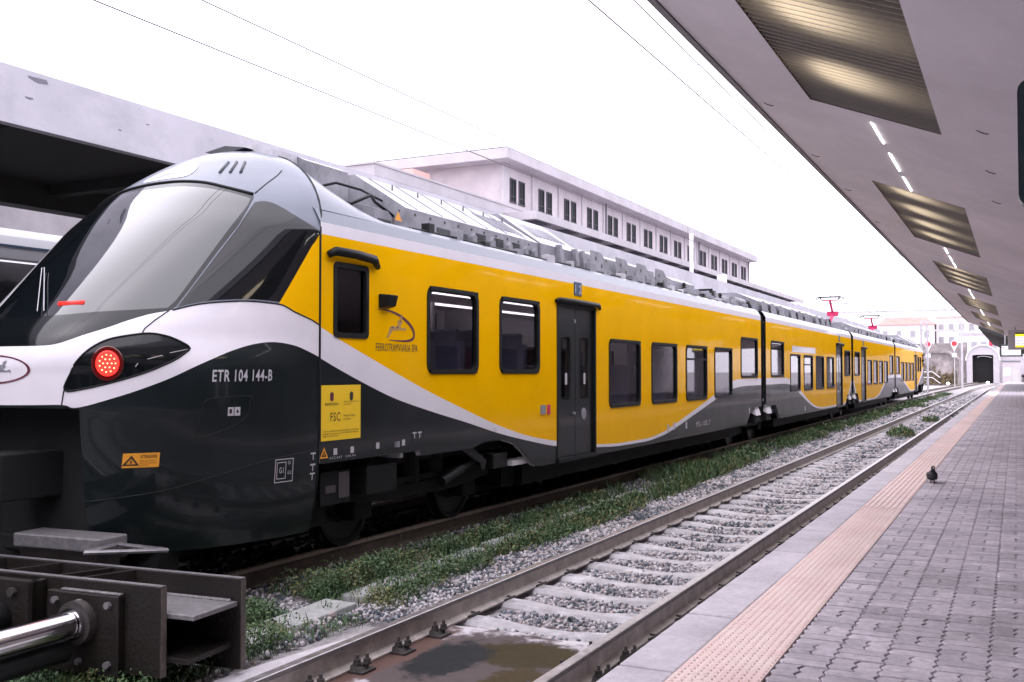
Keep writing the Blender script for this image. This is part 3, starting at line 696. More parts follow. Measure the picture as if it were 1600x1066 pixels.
for k, (a, c) in enumerate(PAN):
    if a > 95: continue
    A = bend((a + c) / 2); h = .30
    b = MB(); z0, z1 = sz(PX0), sz(PX1)
    X0, X1 = PX0 + A, PX1 + A
    b.face([(X0, a, z0), (X0, c, z0), (X0, c, z0 + h), (X0, a, z0 + h)]); b.face([(X1, a, z1), (X1, a, z1 + h), (X1, c, z1 + h), (X1, c, z1)])
    b.face([(X0, a, z0), (X0, a, z0 + h), (X1, a, z1 + h), (X1, a, z1)]); b.face([(X0, c, z0), (X1, c, z1), (X1, c, z1 + h), (X0, c, z0 + h)])
    b.face([(X0, a, z0 + h), (X0, c, z0 + h), (X1, c, z1 + h), (X1, a, z1 + h)])
    box = b.build('lamp_recess', ['recess'], can, fix=False)
    b = MB(); nsl = 58
    for i in range(nsl):
        y = a + .04 + (c - a - .08) * i / (nsl - 1); t = .006; hh = .055; sl = .02
        b.hexa([(X0 + .005, y - t, z0 + .004), (X1 - .005, y - t, z1 + .004), (X1 - .005, y + t, z1 + .004), (X0 + .005, y + t, z0 + .004), (X0 + .005, y - t + sl, z0 + hh), (X1 - .005, y - t + sl, z1 + hh), (X1 - .005, y + t + sl, z1 + hh), (X0 + .005, y + t + sl, z0 + hh)])
    setp(b.build('slats', ['slat'], box, fix=False), kind='stuff')
    for q in range(4):
        y = c - 1.2 - 1.42 * q; xm = (X0 + X1) / 2 - .02; zm = (z0 + z1) / 2 + .22
        b = MB(); b.ell((xm, y, zm), (.24, .36, .035), 14, 8); b.build('lamp', 'bulb', box, smooth=True)
    # LED segments between the panels
    if k < len(PAN) - 1:
        for s0, s1 in ((.28, 1.14), (1.61, 2.56), (2.92, 3.86)):
            y0, y1 = c + s0, c + s1; x = -1.066 + bend(y0); z = sz(-1.066)
            b = MB(); b.hexa([(x - .006, y0, z - .008 + .006), (x + .006, y0, z - .008 - .006), (x + .006, y1, z - .008 - .006), (x - .006, y1, z - .008 + .006), (x - .006, y0, z + .004), (x + .006, y0, z), (x + .006, y1, z), (x - .006, y1, z + .004)]); b.build('light_strip', 'led', can)
# little hooks and cable ends on the soffit
for x, y in ((-.19, 8.0), (-.17, 9.6), (-.15, 11.3), (-2.02, 9.3), (-2.03, 11.8), (-2.02, 14.2), (-2.02, 17.5)):
    b = MB(); z = sz(x); b.tube([(x - .05, y, z + .022), (x - .02, y - .01, z - .004), (x + .02, y + .015, z - .016), (x + .04, y + .015, z - .012)], .004, 5); b.build('cable_hook', 'iron', can)

# ================================================================== TRAIN
XC = -7.; HW = 1.41; YM = 39.85
train = empty('train', (XC, YM, 0), 'yellow, white and dark grey four-car electric train standing at the buffer stop', 'train')
TZ=[.35,.6,1.0,1.45,1.53,1.8,2.0,2.15,2.3,2.6,3.03,3.25,3.38,3.5,3.6,3.7,3.8,3.88,3.94,3.98,4.0]
TW=[1.30,1.36,1.40,1.41,1.41,1.41,1.41,1.41,1.41,1.41,1.41,1.345,1.27,1.17,1.06,.93,.77,.60,.42,.25,.02]
TF=[5.35,5.22,5.10,5.02,5.0,5.0,5.07,5.18,5.34,5.66,6.13,6.38,6.53,6.68,6.81,6.95,7.10,7.25,7.40,7.55,7.70]
TB=[7.21,7.21,7.21,7.21,7.21,7.21,7.21,7.21,7.21,7.21,7.21,7.30,7.36,7.43,7.5,7.57,7.64,7.7,7.74,7.77,7.80]
NE = 2.15; PI = math.pi
fW, fF, fB = pchip(TZ, TW), pchip(TZ, TF), pchip(TZ, TB)
def sstep(a, b, x): t = min(1., max(0., (x - a) / (b - a))); return t * t * (3 - 2 * t)
def pq(z): k = sstep(1.75, 2.1, z) * (1 - sstep(3.55, 3.9, z)); return 2.15 + .85 * k, 2.15 - .77 * k      # flat windscreen, tighter corners
def NS(ph, z):
    W, yF, yB = fW(z), fF(z), fB(z); c = math.cos(ph); t = min(1., abs(c) ** (2 / NE)); p, q = pq(z)
    return Vector((XC + W * math.copysign(t, c), yB - (yB - yF) * max(0., 1 - t ** p) ** (1 / q), z))
def NN(ph, z):
    e = .004; p0, p1 = min(max(ph, .02), PI - .02), z
    a = NS(p0 + e, p1) - NS(p0 - e, p1); z0, z1 = max(.36, z - e), min(3.995, z + e)
    b = NS(p0, z1) - NS(p0, z0); n = b.cross(a)
    if n.length < 1e-12: return Vector((0, 0, 1))
    n.normalize()
    return n if n.dot(NS(p0, z) - Vector((XC, 7.6, 2.2))) > 0 else -n
def phi_of_y(y, z):
    s = min(1., max(0., (fB(z) - y) / (fB(z) - fF(z)))); p, q = pq(z); t = max(0., 1 - s ** q) ** (1 / p)
    return math.acos(min(1., t ** (NE / 2)))
def on_nose(ph, z, off=.004): return NS(ph, z) + NN(ph, z) * off
def nose_yz(y, z, off=.004): return on_nose(phi_of_y(y, z), z, off)

M['car_fill'] = mat('car_fill_glow', (1, 1, 1), .5, emit=(1, .97, .95), estr=1.3)  # glow for the added strips that brighten the car interior
M['red_dash'] = mat('red_dash_lamp', (.5, .01, .01), .4, emit=(1, .03, .02), estr=.55)
# livery boundary curves along the side
LU_ = [(7.2, 2.195), (7.476, 2.092), (8.179, 1.858), (8.984, 1.6), (9.913, 1.337), (10.712, 1.126), (11.61, .943), (12.361, .842), (13.764, .705), (14.866, .655), (15.995, .65), (16.912, .705), (17.665, .822), (18.616, .984), (19.98, 1.23), (21.2, 1.47), (21.786, 1.565), (22.296, 1.6), (23.958, 1.61), (27.5, 1.61), (28.0, 1.57), (28.5, 1.47), (29.555, 1.233), (30.6, .97), (31.604, .765), (32.5, .665), (33.5, .625), (36.1, .62), (37.5, .625), (38.2, .68), (38.7, .86), (39.5, 1.42), (39.85, 1.60)]
LL_ = [(7.2, 1.913), (7.478, 1.813), (7.92, 1.666), (8.407, 1.52), (9.159, 1.352), (9.913, 1.202), (10.712, 1.034), (11.61, .881), (12.361, .772), (13.764, .662), (14.866, .611), (15.995, .603), (16.912, .650), (17.665, .745), (18.887, .945), (20.268, 1.17), (21.2, 1.32), (21.78, 1.395), (22.88, 1.444), (24.3, 1.45), (27.3, 1.45), (28.0, 1.42), (28.5, 1.34), (29.555, 1.12), (30.6, .885), (31.604, .70), (32.5, .61), (33.5, .575), (36.1, .57), (37.5, .575), (38.2, .60), (38.8, .76), (39.5, 1.25), (39.85, 1.45)]
LU = pchip([p[0] for p in LU_], [p[1] for p in LU_]); LL = pchip([p[0] for p in LL_], [p[1] for p in LL_])
ZB = lerp_fn([(7.2, .955), (8.9, .955), (8.93, .90), (10.0, .90), (10.35, .96), (10.8, .95), (11.15, .88), (11.4, .75), (11.7, .545), (23.07, .545), (23.3, .70), (23.6, .92), (26.2, .92), (26.45, .72), (26.75, .54), (38.0, .53), (38.25, .70), (38.5, .92), (39.85, .92)])
def rrect(y0, y1, z0, z1, r, n=4):
    out = []
    for cy, cz, a in ((y1 - r, z1 - r, 0), (y0 + r, z1 - r, 90), (y0 + r, z0 + r, 180), (y1 - r, z0 + r, 270)):
        for k in range(n + 1): t = R(a + 90 * k / n); out.append((cy + r * math.cos(t), cz + r * math.sin(t)))
    return out
def sx(side, d): return XC + side * (HW + d)      # d: metres outside the side panel
def ring(b, outer, inner, x0, x1, mi=0):
    n = len(outer); k = len(b.v)
    for pts, x in ((outer, x0), (outer, x1), (inner, x1), (inner, x0)): b.v += [(x, p[0], p[1]) for p in pts]
    for a in range(4):
        c = (a + 1) % 4
        for i in range(n): j = (i + 1) % n; b.f.append([k + a * n + i, k + a * n + j, k + c * n + j, k + c * n + i]); b.m.append(mi)
def window(par, y0, y1, z0, z1, side, r=.11, pane='pane', fr=.055, bar=None, rim=True):
    b = MB(); o = rrect(y0, y1, z0, z1, r); i = rrect(y0 + fr, y1 - fr, z0 + fr, z1 - fr, max(.02, r - fr * .5)); ring(b, o, i, sx(side, -.05), sx(side, .012))
    if rim: b.box(sx(side, .008), sx(side, .028), y0 + r * .4, y1 - r * .4, z1 - .045, z1 - .005); b.box(sx(side, .008), sx(side, .022), y0 + r * .5, y1 - r * .5, z0 + .01, z0 + .05)
    if bar: b.box(sx(side, -.04), sx(side, .004), y0 + fr, y1 - fr, bar - .018, bar + .018)
    b.build('window_frame', 'black_rub', par, bevel=0)
    b = MB(); b.prism(i, 'x', sx(side, -.03), sx(side, -.022)); b.build('window_pane', pane, par)
HOLES = {1: [(7.407, 7.96, 2.098, 2.80), (9.035, 10.169, 1.757, 2.704), (10.70, 11.844, 1.757, 2.704), (12.42, 13.776, .585, 2.708)] + [(14.336 + 2 * k, 15.787 + 2 * k, 1.22, 2.29) for k in range(4)] + [(22.56, 24.22, 1.63, 2.575)],
         2: [(25.666, 27.28, 1.63, 2.575)] + [(28.11 + 1.985 * k, 29.56 + 1.985 * k, 1.215, 2.27) for k in range(4)] + [(36.05, 37.37, .565, 2.69), (37.85, 39.3, 1.61, 2.55)]}
SEATM = None
def seat_mesh():
    b = MB()
    b.prism([(-.22, .0), (.24, .0), (.25, .10), (-.20, .12)], 'x', -.24, .24)
    pr = [(.16, .05), (.26, .06), (.34, .72), (.33, .80), (.27, .80), (.25, .70)]
    for i, (w0, w1) in enumerate(((.24, .24),)): b.prism(pr, 'x', -.23, .23)
    b.prism([(.24, .68), (.33, .68), (.36, .93), (.30, .95), (.26, .92)], 'x', -.15, .15)
    b.box(-.03, .03, -.05, .15, -.32, .0); 
    return b.mesh('seat', ['seat'])
SEATM = seat_mesh()
def car_body(idx, y0, y1):
    full = HOLES[idx]; holes = [(a + .035, c - .035, d + .035, e - .035) if d > 1 else (a, c, d, e) for a, c, d, e in full]; ys = list(np.arange(y0, y1, .12)) + [y1] + [h[0] for h in holes] + [h[1] for h in holes] + [p for p in (8.9, 8.93, 23.3) if y0 < p < y1]
    ys = sorted(set(round(float(y), 4) for y in ys))
    b = MB()
    for side in (1, -1):
        x = sx(side, 0)
        for ya, yb in zip(ys[:-1], ys[1:]):
            if yb - ya < 1e-3: continue
            def zs(y):
                zb = ZB(y); l = max(LL(y), zb); u = max(LU(y), l + .002); return [zb, l, u, 3.03]
            A, Bz = zs(ya), zs(yb); hs_ = [h for h in holes if h[0] <= ya + 1e-3 and yb <= h[1] + 1e-3]
            for k in range(3):
                segs = [((A[k], A[k + 1]), (Bz[k], Bz[k + 1]))]
                if hs_:
                    h0, h1 = hs_[0][2], hs_[0][3]
                    segs = [((min(A[k], h0), min(A[k + 1], h0)), (min(Bz[k], h0), min(Bz[k + 1], h0))), ((max(A[k], h1), max(A[k + 1], h1)), (max(Bz[k], h1), max(Bz[k + 1], h1)))]
                for (a0, a1), (c0, c1) in segs:
                    if a1 - a0 < 1e-4 and c1 - c0 < 1e-4: continue
                    b.face([(x, ya, a0), (x, yb, c0), (x, yb, c1), (x, ya, a1)], (1, 2, 0)[k])
                    xi = sx(side, -.06); b.face([(xi, ya, a0), (xi, yb, c0), (xi, yb, c1), (xi, ya, a1)], 5)
    prof = [(HW, 3.03), (HW - .004, 3.14), (HW - .07, 3.26), (HW - .12, 3.30), (1.0, 3.34), (.5, 3.38), (0, 3.40)]; prof = prof + [(-p[0], p[1]) for p in prof[-2::-1]]
    mm = [2, 3, 3, 4, 4, 4, 4, 4, 4, 3, 3, 2]
    yc = [y0] + [y for y in np.arange(math.ceil(y0), y1, 2.0) if y > y0 + .2 and y < y1 - .2] + [y1]
    for ya, yb in zip(yc[:-1], yc[1:]):
        for i in range(len(prof) - 1):
            p, q = prof[i], prof[i + 1]; b.face([(XC + p[0], ya, p[1]), (XC + p[0], yb, p[1]), (XC + q[0], yb, q[1]), (XC + q[0], ya, q[1])], mm[i])
    body = b.build('car_body', ['yellow', 'dark_p', 'white_p', 'silver_p', 'roof_g', 'inter'], train, fix=False); holes = full
    # inner floor, ceiling and end walls
    b = MB()
    fl = [(y0 + .1, 11.2, 1.15), (11.2, 22.2, .66), (22.2, y1, 1.1)] if idx == 1 else [(y0, 27.6, 1.1), (27.6, 37.6, .66), (37.6, y1, 1.1)]
    for a, c, z in fl: b.box(XC - 1.34, XC + 1.34, a, c, z - .06, z)
    b.box(XC - 1.3, XC + 1.3, y0 + .1, y1 - .05, 2.78, 2.83)
    if idx == 1: b.box(XC - 1.36, XC + 1.36, 8.6, 8.66, .9, 2.78); b.box(XC - 1.3, XC - .45, 12.2, 12.26, .7, 2.78); b.box(XC - 1.3, XC - .45, 13.95, 14.0, .7, 2.78)
    b.build('interior_lining', 'inter', body)
    b = MB()
    for y in ((y1 - .03,) if idx == 1 else (y0 + .005, y1 - .03)): b.box(XC - 1.38, XC + 1.38, y, y + .025, .95, 3.02); b.box(XC - 1.28, XC + 1.28, y, y + .025, 3.02, 3.28)
    b.build_each('end_wall', 'black_rub', body)
    for q in (-.55, .55): b = MB(); b.box(XC + q - .035, XC + q + .035, y0 + 1.6, y1 - .4, 2.755, 2.775); b.build('interior_fill_strip', 'car_fill', body)  # glowing strips added to lift the dark windows
    for h in holes:
        y, y2, z, z2 = h
        if y2 - y < .6:
            continue
        if z < 1: continue
        zf = 1.42 if z > 1.5 else 1.02
        for cx in (-.98, -.5, .5, .98):
            for fy, rz in ((y + .12, PI), (y2 - .30, 0)):
                new_obj('seat', SEATM, body, (XC + cx, fy, zf - .08), rz if abs(rz) < 9 else 0)
    for side in (1, -1):
        for h in holes:
            y, y2, z, z2 = h
            if z < 1:      # door
                ym = (y + y2) / 2; b = MB(); d = -.03
                for a, c in ((y + .02, ym - .006), (ym + .006, y2 - .02)):
                    w0 = a + .20 if a < ym - .3 and c < ym else a + .20
                    ya_, yb_ = a + .20, c - .20
                    X0, X1 = sx(side, d - .04), sx(side, d)
                    o_ = [(a, z + .01), (c, z + .01), (c, z2 - .01), (a, z2 - .01)]; i_ = [(ya_, 1.42), (yb_, 1.42), (yb_, 2.24), (ya_, 2.24)]
                    ring(b, o_, i_, X0, X1)
                b.build_each('door', 'dark_p', body)
                b = MB()
                for a, c in ((y + .02, ym - .006), (ym + .006, y2 - .02)):
                    b.prism(rrect(a + .17, c - .17, 1.39, 2.27, .06), 'x', sx(side, d - .02), sx(side, d + .004))
                b.build_each('door_window', 'pane_d', body)
                b = MB(); b.box(sx(side, -.06), sx(side, .010), y - .03, y + .018, z - .01, z2 + .02); b.box(sx(side, -.06), sx(side, .010), y2 - .018, y2 + .03, z - .01, z2 + .02); b.box(sx(side, -.05), sx(side, .012), y + .02, y2 - .02, z2 - .02, z2 + .03); b.box(sx(side, -.06), sx(side, .03), y - .02, y2 + .02, z - .05, z + .005)
                b.build('door_frame', 'black_rub', body)
                b = MB(); b.tube([(sx(side, .03), y - .10, z2 + .035), (sx(side, .05), y - .02, z2 + .055), (sx(side, .05), ym, z2 + .06), (sx(side, .05), y2 + .02, z2 + .055), (sx(side, .03), y2 + .12, z2 + .01)], [.03, .038, .038, .038, .028], 6)
                b.build('drip_rail', 'black_rub', body, smooth=True)
                b = MB()
                for a, c in ((y + .02, ym - .006), (ym + .006, y2 - .02)): b.box(sx(side, d), sx(side, d + .006), (a + c) / 2 - .035, (a + c) / 2 + .035, 1.60, 1.76)
                b.build_each('door_sticker', 'txt_w', body)
                b = MB(); b.cyl((sx(side, d), ym + .3, 1.17), (sx(side, d + .012), ym + .3, 1.17), .085, 16); b.cyl((sx(side, d), ym - .07, 1.19), (sx(side, d + .03), ym - .07, 1.19), .022, 10); b.cyl((sx(side, d), ym - .02, 2.5), (sx(side, d + .01), ym - .02, 2.5), .03, 12)
                b.build_each('door_button', 'roof_g', body)
                b = MB(); b.box(sx(side, 0), sx(side, .012), ym - .11, ym + .15, z2 + .16, z2 + .35); b.build('car_class_sign', 'blue_m', body)
                b = MB(); b.box(sx(side, 0), sx(side, .02), y - .55, y - .42, 1.22, 1.34); b.build('emergency_handle', 'roof_g', body)
                b = MB(); b.box(sx(side, 0), sx(side, .014), y - .34, y - .26, 1.21, 1.34); b.build('emergency_sign', 'red', body)
            elif y2 - y < .6:
                window(body, y, y2, z, z2, side, .05, 'pane_d', .05, rim=False)
                b = MB(); b.tube([(sx(side, .02), y - .10, z2 + .05), (sx(side, .06), y - .04, z2 + .085), (sx(side, .06), (y + y2) / 2, z2 + .085), (sx(side, .06), y2 + .02, z2 + .065), (sx(side, .03), y2 + .12, z2 - .0)], [.035, .045, .045, .045, .03], 6)
                b.build('drip_rail', 'black_rub', body, smooth=True)
            else:
                k = holes.index(h); window(body, y, y2, z, z2, side, bar=(2.02 if k == 6 and idx == 1 else (1.98 if (k == 2 and idx == 2) else None)))
    return body
car1 = car_body(1, 7.22, 24.58); car2 = car_body(2, 25.12, 39.58)
for nm, par, side in (('side_camera', car1, 1), ('side_camera', car1, -1)):
    b = MB(); b.hexa([(sx(side, 0), 8.13, 2.41), (sx(side, .10), 8.15, 2.43), (sx(side, .10), 8.30, 2.43), (sx(side, 0), 8.32, 2.41), (sx(side, 0), 8.13, 2.55), (sx(side, .13), 8.15, 2.54), (sx(side, .13), 8.30, 2.54), (sx(side, 0), 8.32, 2.55)]); b.build(nm, 'black_rub', par, bevel=.012)

# ---- cab nose, cut along the livery lines
def mirror(p): return [(PI - a, z) for a, z in p]
ws_top = [(PI / 2, 3.462), (1.3309, 3.4548), (1.0752, 3.4121), (0.8937, 3.3657), (0.7366, 3.3159)]
ws_right = [(0.7226, 3.2943), (0.7619, 3.0339), (0.7826, 2.7761), (0.7973, 2.5405), (0.8126, 2.3109)]
ws_bot = [(0.8238, 2.2927), (0.9569, 2.2701), (1.1286, 2.2479), (1.3123, 2.2232), (PI / 2, 2.21)]
half = crom(ws_top, 5)[:-1] + [(0.7278, 3.3092)] + crom(ws_right, 4)[1:-1] + crom(ws_bot, 5)
P_ws = half + mirror(half)[::-1][1:-1]
fr_h = crom([(PI / 2, 3.530), (1.3773, 3.5195), (1.1509, 3.4846), (0.9417, 3.4225), (0.7187, 3.3565)], 5) + [(0.7057, 3.3148), (0.7209, 3.0338), (0.7531, 2.7767), (0.7732, 2.5409), (0.7920, 2.3112), (0.8024, 2.2760)] + crom([(0.8109, 2.2688), (0.9568, 2.2462), (1.1285, 2.2240), (1.3122, 2.1983), (PI / 2, 2.185)], 5)
P_fr = fr_h + mirror(fr_h)[::-1][1:-1]
hd = [(0.8109, 2.2688)] + crom([(0.9568, 2.2462), (1.1285, 2.2240), (1.3122, 2.1983), (PI / 2, 2.185)], 5)
hd_l = crom([(0.8109, 2.2688), (0.8238, 2.2627), (0.8809, 2.2350), (0.9522, 2.1793), (1.0135, 2.1240), (1.1071, 2.0588), (1.1939, 2.0030), (1.2817, 1.9813), (1.4884, 1.9778), (PI / 2, 1.978)], 4)
hh = hd_l + hd[::-1]
P_hood_r = hd_l; P_hood = hd_l + mirror(hd_l)[::-1][1:] + mirror(hd)[1:-1] + hd[::-1][:-1]
P_head = crom([(0.6572, 1.9796), (0.7225, 2.0378), (0.7763, 2.0687), (0.8367, 2.0833), (0.9067, 2.0658), (0.9840, 2.0304), (1.0446, 1.9635), (1.0927, 1.8728), (1.1250, 1.7840), (1.156, 1.645), (1.056, 1.660), (0.9340, 1.7090), (0.7968, 1.7840), (0.6961, 1.8690), (0.6596, 1.9363)], 4, True)
P_sg = crom([(0.6903, 3.2731), (0.6315, 3.2915), (0.5611, 3.2798), (0.4758, 3.2404), (0.3883, 3.1912), (0.2321, 3.1170), (0.0000, 3.0360)], 4) + crom([(0.0000, 3.0280), (.046, 3.012), (.105, 2.955), (.16, 2.892), (.2278, 2.7519), (.2771, 2.6141), (.3134, 2.4903), (.3415, 2.3845)], 4) + crom([(0.3640, 2.3877), (0.5022, 2.3941), (0.6400, 2.3701), (0.7255, 2.3371), (0.7869, 2.2972)], 4)
P_sg = [p for i, p in enumerate(P_sg) if i == 0 or (abs(p[0] - P_sg[i - 1][0]) + abs(p[1] - P_sg[i - 1][1])) > 1e-3]
wu = crom([(0.0000, 2.1950), (0.2204, 2.2938), (0.2890, 2.3388), (0.3440, 2.3654), (0.4990, 2.3770), (0.6367, 2.3531), (0.7214, 2.3241), (0.7981, 2.2750)], 4)
wl = crom([(0.0000, 1.9130), (0.1168, 1.9722), (0.2135, 2.0147), (0.3237, 2.0373), (0.4063, 2.0173), (0.4753, 1.9617), (0.5610, 1.8621), (0.6890, 1.7420), (.833, 1.642), (.96, 1.572), (1.06, 1.525), (1.12, 1.512), (1.164, 1.534), (1.319, 1.533), (PI / 2, 1.53)], 4)
P_yel = crom([(0.0000, 3.0280), (.046, 3.012), (.105, 2.955), (.16, 2.892), (.2278, 2.7519), (.2771, 2.6141), (.3134, 2.4903), (.3415, 2.3845)], 4) + [(.3425, 2.3720)] + [p for p in wu[::-1] if p[0] < .335]
P_white_h = wl + [(PI / 2, 1.978)] + [(p[0], p[1]) for p in hd_l[::-1]][1:] + wu[::-1][1:]
P_white = wl + mirror(wl)[::-1][1:] + mirror(wu)[1:] + mirror(hd_l)[1:] + hd_l[::-1][1:] + wu[::-1]
P_rec = [(1.09, 1.50), (PI - 1.09, 1.50), (PI - 1.13, .7), (PI - 1.15, .36), (1.15, .36), (1.13, .7)]
REG = [('windshield', P_ws, 'ws_glass'), ('windshield_surround', P_fr, 'black_gl'), ('bonnet_panel', P_hood, 'black_gl'), ('headlight_housing', P_head, 'black_gl'), ('headlight_housing', mirror(P_head), 'black_gl'), ('side_glass', P_sg, 'side_gl'), ('side_glass', mirror(P_sg), 'side_gl')]
def nose_cdt():
    S = 1.6; V2 = []; E2 = []
    def addpoly(poly):
        k = len(V2); V2.extend(Vector((p[0] * S, p[1])) for p in poly); n = len(poly)
        E2.extend((k + i, k + (i + 1) % n) for i in range(n))
    for _, poly, _m in REG: addpoly(poly)
    addpoly(P_yel); addpoly(mirror(P_yel)); addpoly(P_white); addpoly(P_rec)
    zs = list(np.linspace(.35, 3.2, 52)) + [3.25, 3.3, 3.35, 3.4, 3.45, 3.5, 3.55, 3.6, 3.65, 3.7, 3.75, 3.8, 3.84, 3.88, 3.91, 3.94, 3.96, 3.98, 3.99, 4.0]
    ph = [0, .02, .045] + list(np.linspace(.08, PI - .08, 62)) + [PI - .045, PI - .02, PI]
    for i, z in enumerate(zs):
        for j, a in enumerate(ph):
            e = .0 if j in (0, len(ph) - 1) or i in (0, len(zs) - 1) else .004
            V2.append(Vector((a * S + random.uniform(-e, e), z + random.uniform(-e, e) * .5)))
    ov, oe, of, _a, _b, _c = delaunay_2d_cdt(V2, E2, [], 0, 1e-5)
    return [(v.x / S, min(4.0, max(.35, v.y))) for v in ov], of
pv, pfc = nose_cdt()
P3 = [NS(a, z) for a, z in pv]; N3 = [NN(a, z) for a, z in pv]
groups = {}
for f in pfc:
    a = sum(pv[i][0] for i in f) / len(f); z = sum(pv[i][1] for i in f) / len(f); key = None
    for k, (nm, poly, m) in enumerate(REG):
        if pip(a, z, poly): key = ('sub', k); break
    if key is None:
        if pip(a, z, P_yel) or pip(PI - a, z, P_yel): key = ('nose', 0)
        elif pip(a, z, P_white): key = ('nose', 2)
        elif z > 2.2: key = ('nose', 3)
        elif pip(a, z, P_rec): continue
        else: key = ('nose', 1)
    g = groups.setdefault(key if key[0] == 'sub' else ('nose',), []); g.append((f, key[1]))
def nose_part(name, faces, mats, parent, off=0.):
    used = {}; V = []; Nn = []; Fo = []; mi = []
    for f, k in faces:
        q = []
        for i in f:
            if i not in used: used[i] = len(V); V.append(tuple(P3[i] + N3[i] * off)); Nn.append(tuple(N3[i]))
            q.append(used[i])
        a, b_, c = (Vector(V[i]) for i in q[:3]); nn = (b_ - a).cross(c - a)
        if nn.dot(Vector(Nn[q[0]])) < 0: q = q[::-1]
        Fo.append(q); mi.append(k)
    me = bpy.data.meshes.new(name); me.from_pydata(V, [], Fo)
    for m in mats: me.materials.append(M[m])
    if len(mats) > 1: me.polygons.foreach_set('material_index', mi)
    me.polygons.foreach_set('use_smooth', [True] * len(Fo)); me.update()
    me.normals_split_custom_set_from_vertices(Nn)
    return new_obj(name, me, parent)
nose = nose_part('cab_nose', groups[('nose',)], ['yellow', 'dark_p', 'white_p', 'silver_p'], train)
for k, (nm, poly, m) in enumerate(REG):
    if ('sub', k) in groups: nose_part(nm, [(f, 0) for f, _ in groups[('sub', k)]], [m], nose)
def seam(name, pts, r=.006, m='black_rub', closed=False, off=0., par=None):
    q = [on_nose(a, z, off) for a, z in pts]
    if closed: q.append(q[0])
    b = MB(); b.tube(q, r, 6); return b.build(name, m, par or nose, smooth=True)
zj = [.5, .8, 1.2, 1.6, 2.0, 2.4, 2.8, 3.03, 3.14, 3.25, 3.38, 3.5, 3.6, 3.7, 3.8, 3.88, 3.94]
for s in (0, PI): seam('joint_seal', [(s, z) for z in zj], .012)
seam('glass_seal', wu, .007); seam('glass_seal', mirror(wu), .007)
for mm_ in (lambda p: p, mirror):
    seam('headlight_seal', mm_(P_head), .009, closed=True)
    seam('panel_seam', mm_([(0.8109, 2.2709), (0.8411, 2.1904), (0.8627, 2.1202), (0.8626, 2.0851)]), .005)
    seam('panel_seam', mm_(crom([(0.4351, 3.6664), (0.5401, 3.5786), (0.6299, 3.4869), (0.7099, 3.3647)], 4)), .006)
    seam('panel_seam', mm_(crom([(1.12, .79), (.772, .85), (.482, .958), (.265, 1.04), (.0, 1.084)], 5)), .004, 'under_g')
    seam('hatch_edge', mm_(crom([(.536, 1.564), (.352, 1.582), (.35, 1.54), (.37, 1.42), (.44, 1.335), (.59, 1.254), (.60, 1.30), (.568, 1.46)], 3, True)), .0035, 'under_g', True)
    seam('front_seam', mm_([(1.16, 1.64), (1.17, 1.53), (1.12, 1.50)]), .006)
seam('windshield_seal', crom([(PI - .7187, 3.3565)] + [(PI - a, z) for a, z in ((0.9417, 3.4225), (1.1509, 3.4846), (1.3773, 3.5195))] + [(PI / 2, 3.53), (1.3773, 3.5195), (1.1509, 3.4846), (0.9417, 3.4225), (0.7187, 3.3565)], 4), .016)
for mm_ in (lambda p: p, mirror):      # tail lamps
    c = mm_([(0.9622, 1.8469)])[0]; ctr = on_nose(*c, .004); n_ = NN(*c); t = Vector((0, 0, 1)).cross(n_).normalized(); u_ = n_.cross(t)
    def disc(b, r0, r1, d0, d1, k=22, mi=0):
        kk = len(b.v)
        for rr, d in ((r0, d0), (r1, d1)): b.v.extend(tuple(ctr + n_ * d + t * (math.cos(6.2832 * i / k) * rr * .86) + u_ * (math.sin(6.2832 * i / k) * rr)) for i in range(k))
        for i in range(k): j = (i + 1) % k; b.f.append([kk + i, kk + j, kk + k + j, kk + k + i]); b.m.append(mi)
        b.f.append([kk + k + i for i in range(k)]); b.m.append(mi)
    b = MB(); disc(b, .135, .128, .0, .006); b.build('lamp_bowl', 'red_dim', nose, smooth='auto')
    b = MB(); disc(b, .10, .09, .004, .016); b.build('tail_light', 'red_l', nose, smooth='auto')
    b = MB()
    for r_, k in ((0, 1), (.035, 6), (.066, 11)):
        for i in range(k): p = ctr + n_ * .017 + t * (math.cos(6.2832 * i / k) * r_ * .86) + u_ * (math.sin(6.2832 * i / k) * r_); b.ell(p, (.006, .006, .006), 6, 4)
    setp(b.build('light_diodes', 'red_led', nose), kind='stuff')
    b = MB()
    for z_, a0, a1 in ((1.93, .72, .66), (1.88, .80, .745), (1.82, .845, .835)):
        q = mm_([(a0, z_), (a1, z_ + .03)]); b.tube([on_nose(q[0][0], q[0][1], .003), on_nose(q[1][0], q[1][1], .003)], .004, 5)
    b.build_each('lens_mark', 'beam_edge', nose)
seam('dash_light', [(1.3872, 2.3165), (1.2375, 2.3255)], .020, 'red_dash', off=.0)
# destination box, roof slots, wipers, front emblem
def patch(name, poly, m, off, par=nose):
    pts = [on_nose(a, z, off) for a, z in poly]; c = sum(pts, Vector()) / len(pts); b = MB()
    for i in range(len(pts)): b.face([c, pts[i], pts[(i + 1) % len(pts)]])
    return b.build(name, m, par)
patch('roof_lamp_window', crom([(1.8682, 3.5726), (1.7690, 3.7175), (1.4473, 3.7392), (1.3931, 3.5979), (1.6191, 3.5747)], 4, True), 'white_p', .004)
for a in (1.08, .98, .88): seam('roof_slot', [(a, 3.60), (a - .02, 3.74)], .014, 'roof_d', off=.004)
for d in (0, .046):
    b = MB(); b.tube([on_nose(1.41 + d, 2.235, .03), on_nose(1.763 + d * .54, 2.64, .03)], .0035, 6); b.build('wiper', 'galv', nose)
em = [(PI / 2 - .235 * math.cos(t) * (1 if math.cos(t) > 0 else .9), 1.80 + .105 * math.sin(t)) for t in np.linspace(-2.5, 2.2, 26)]
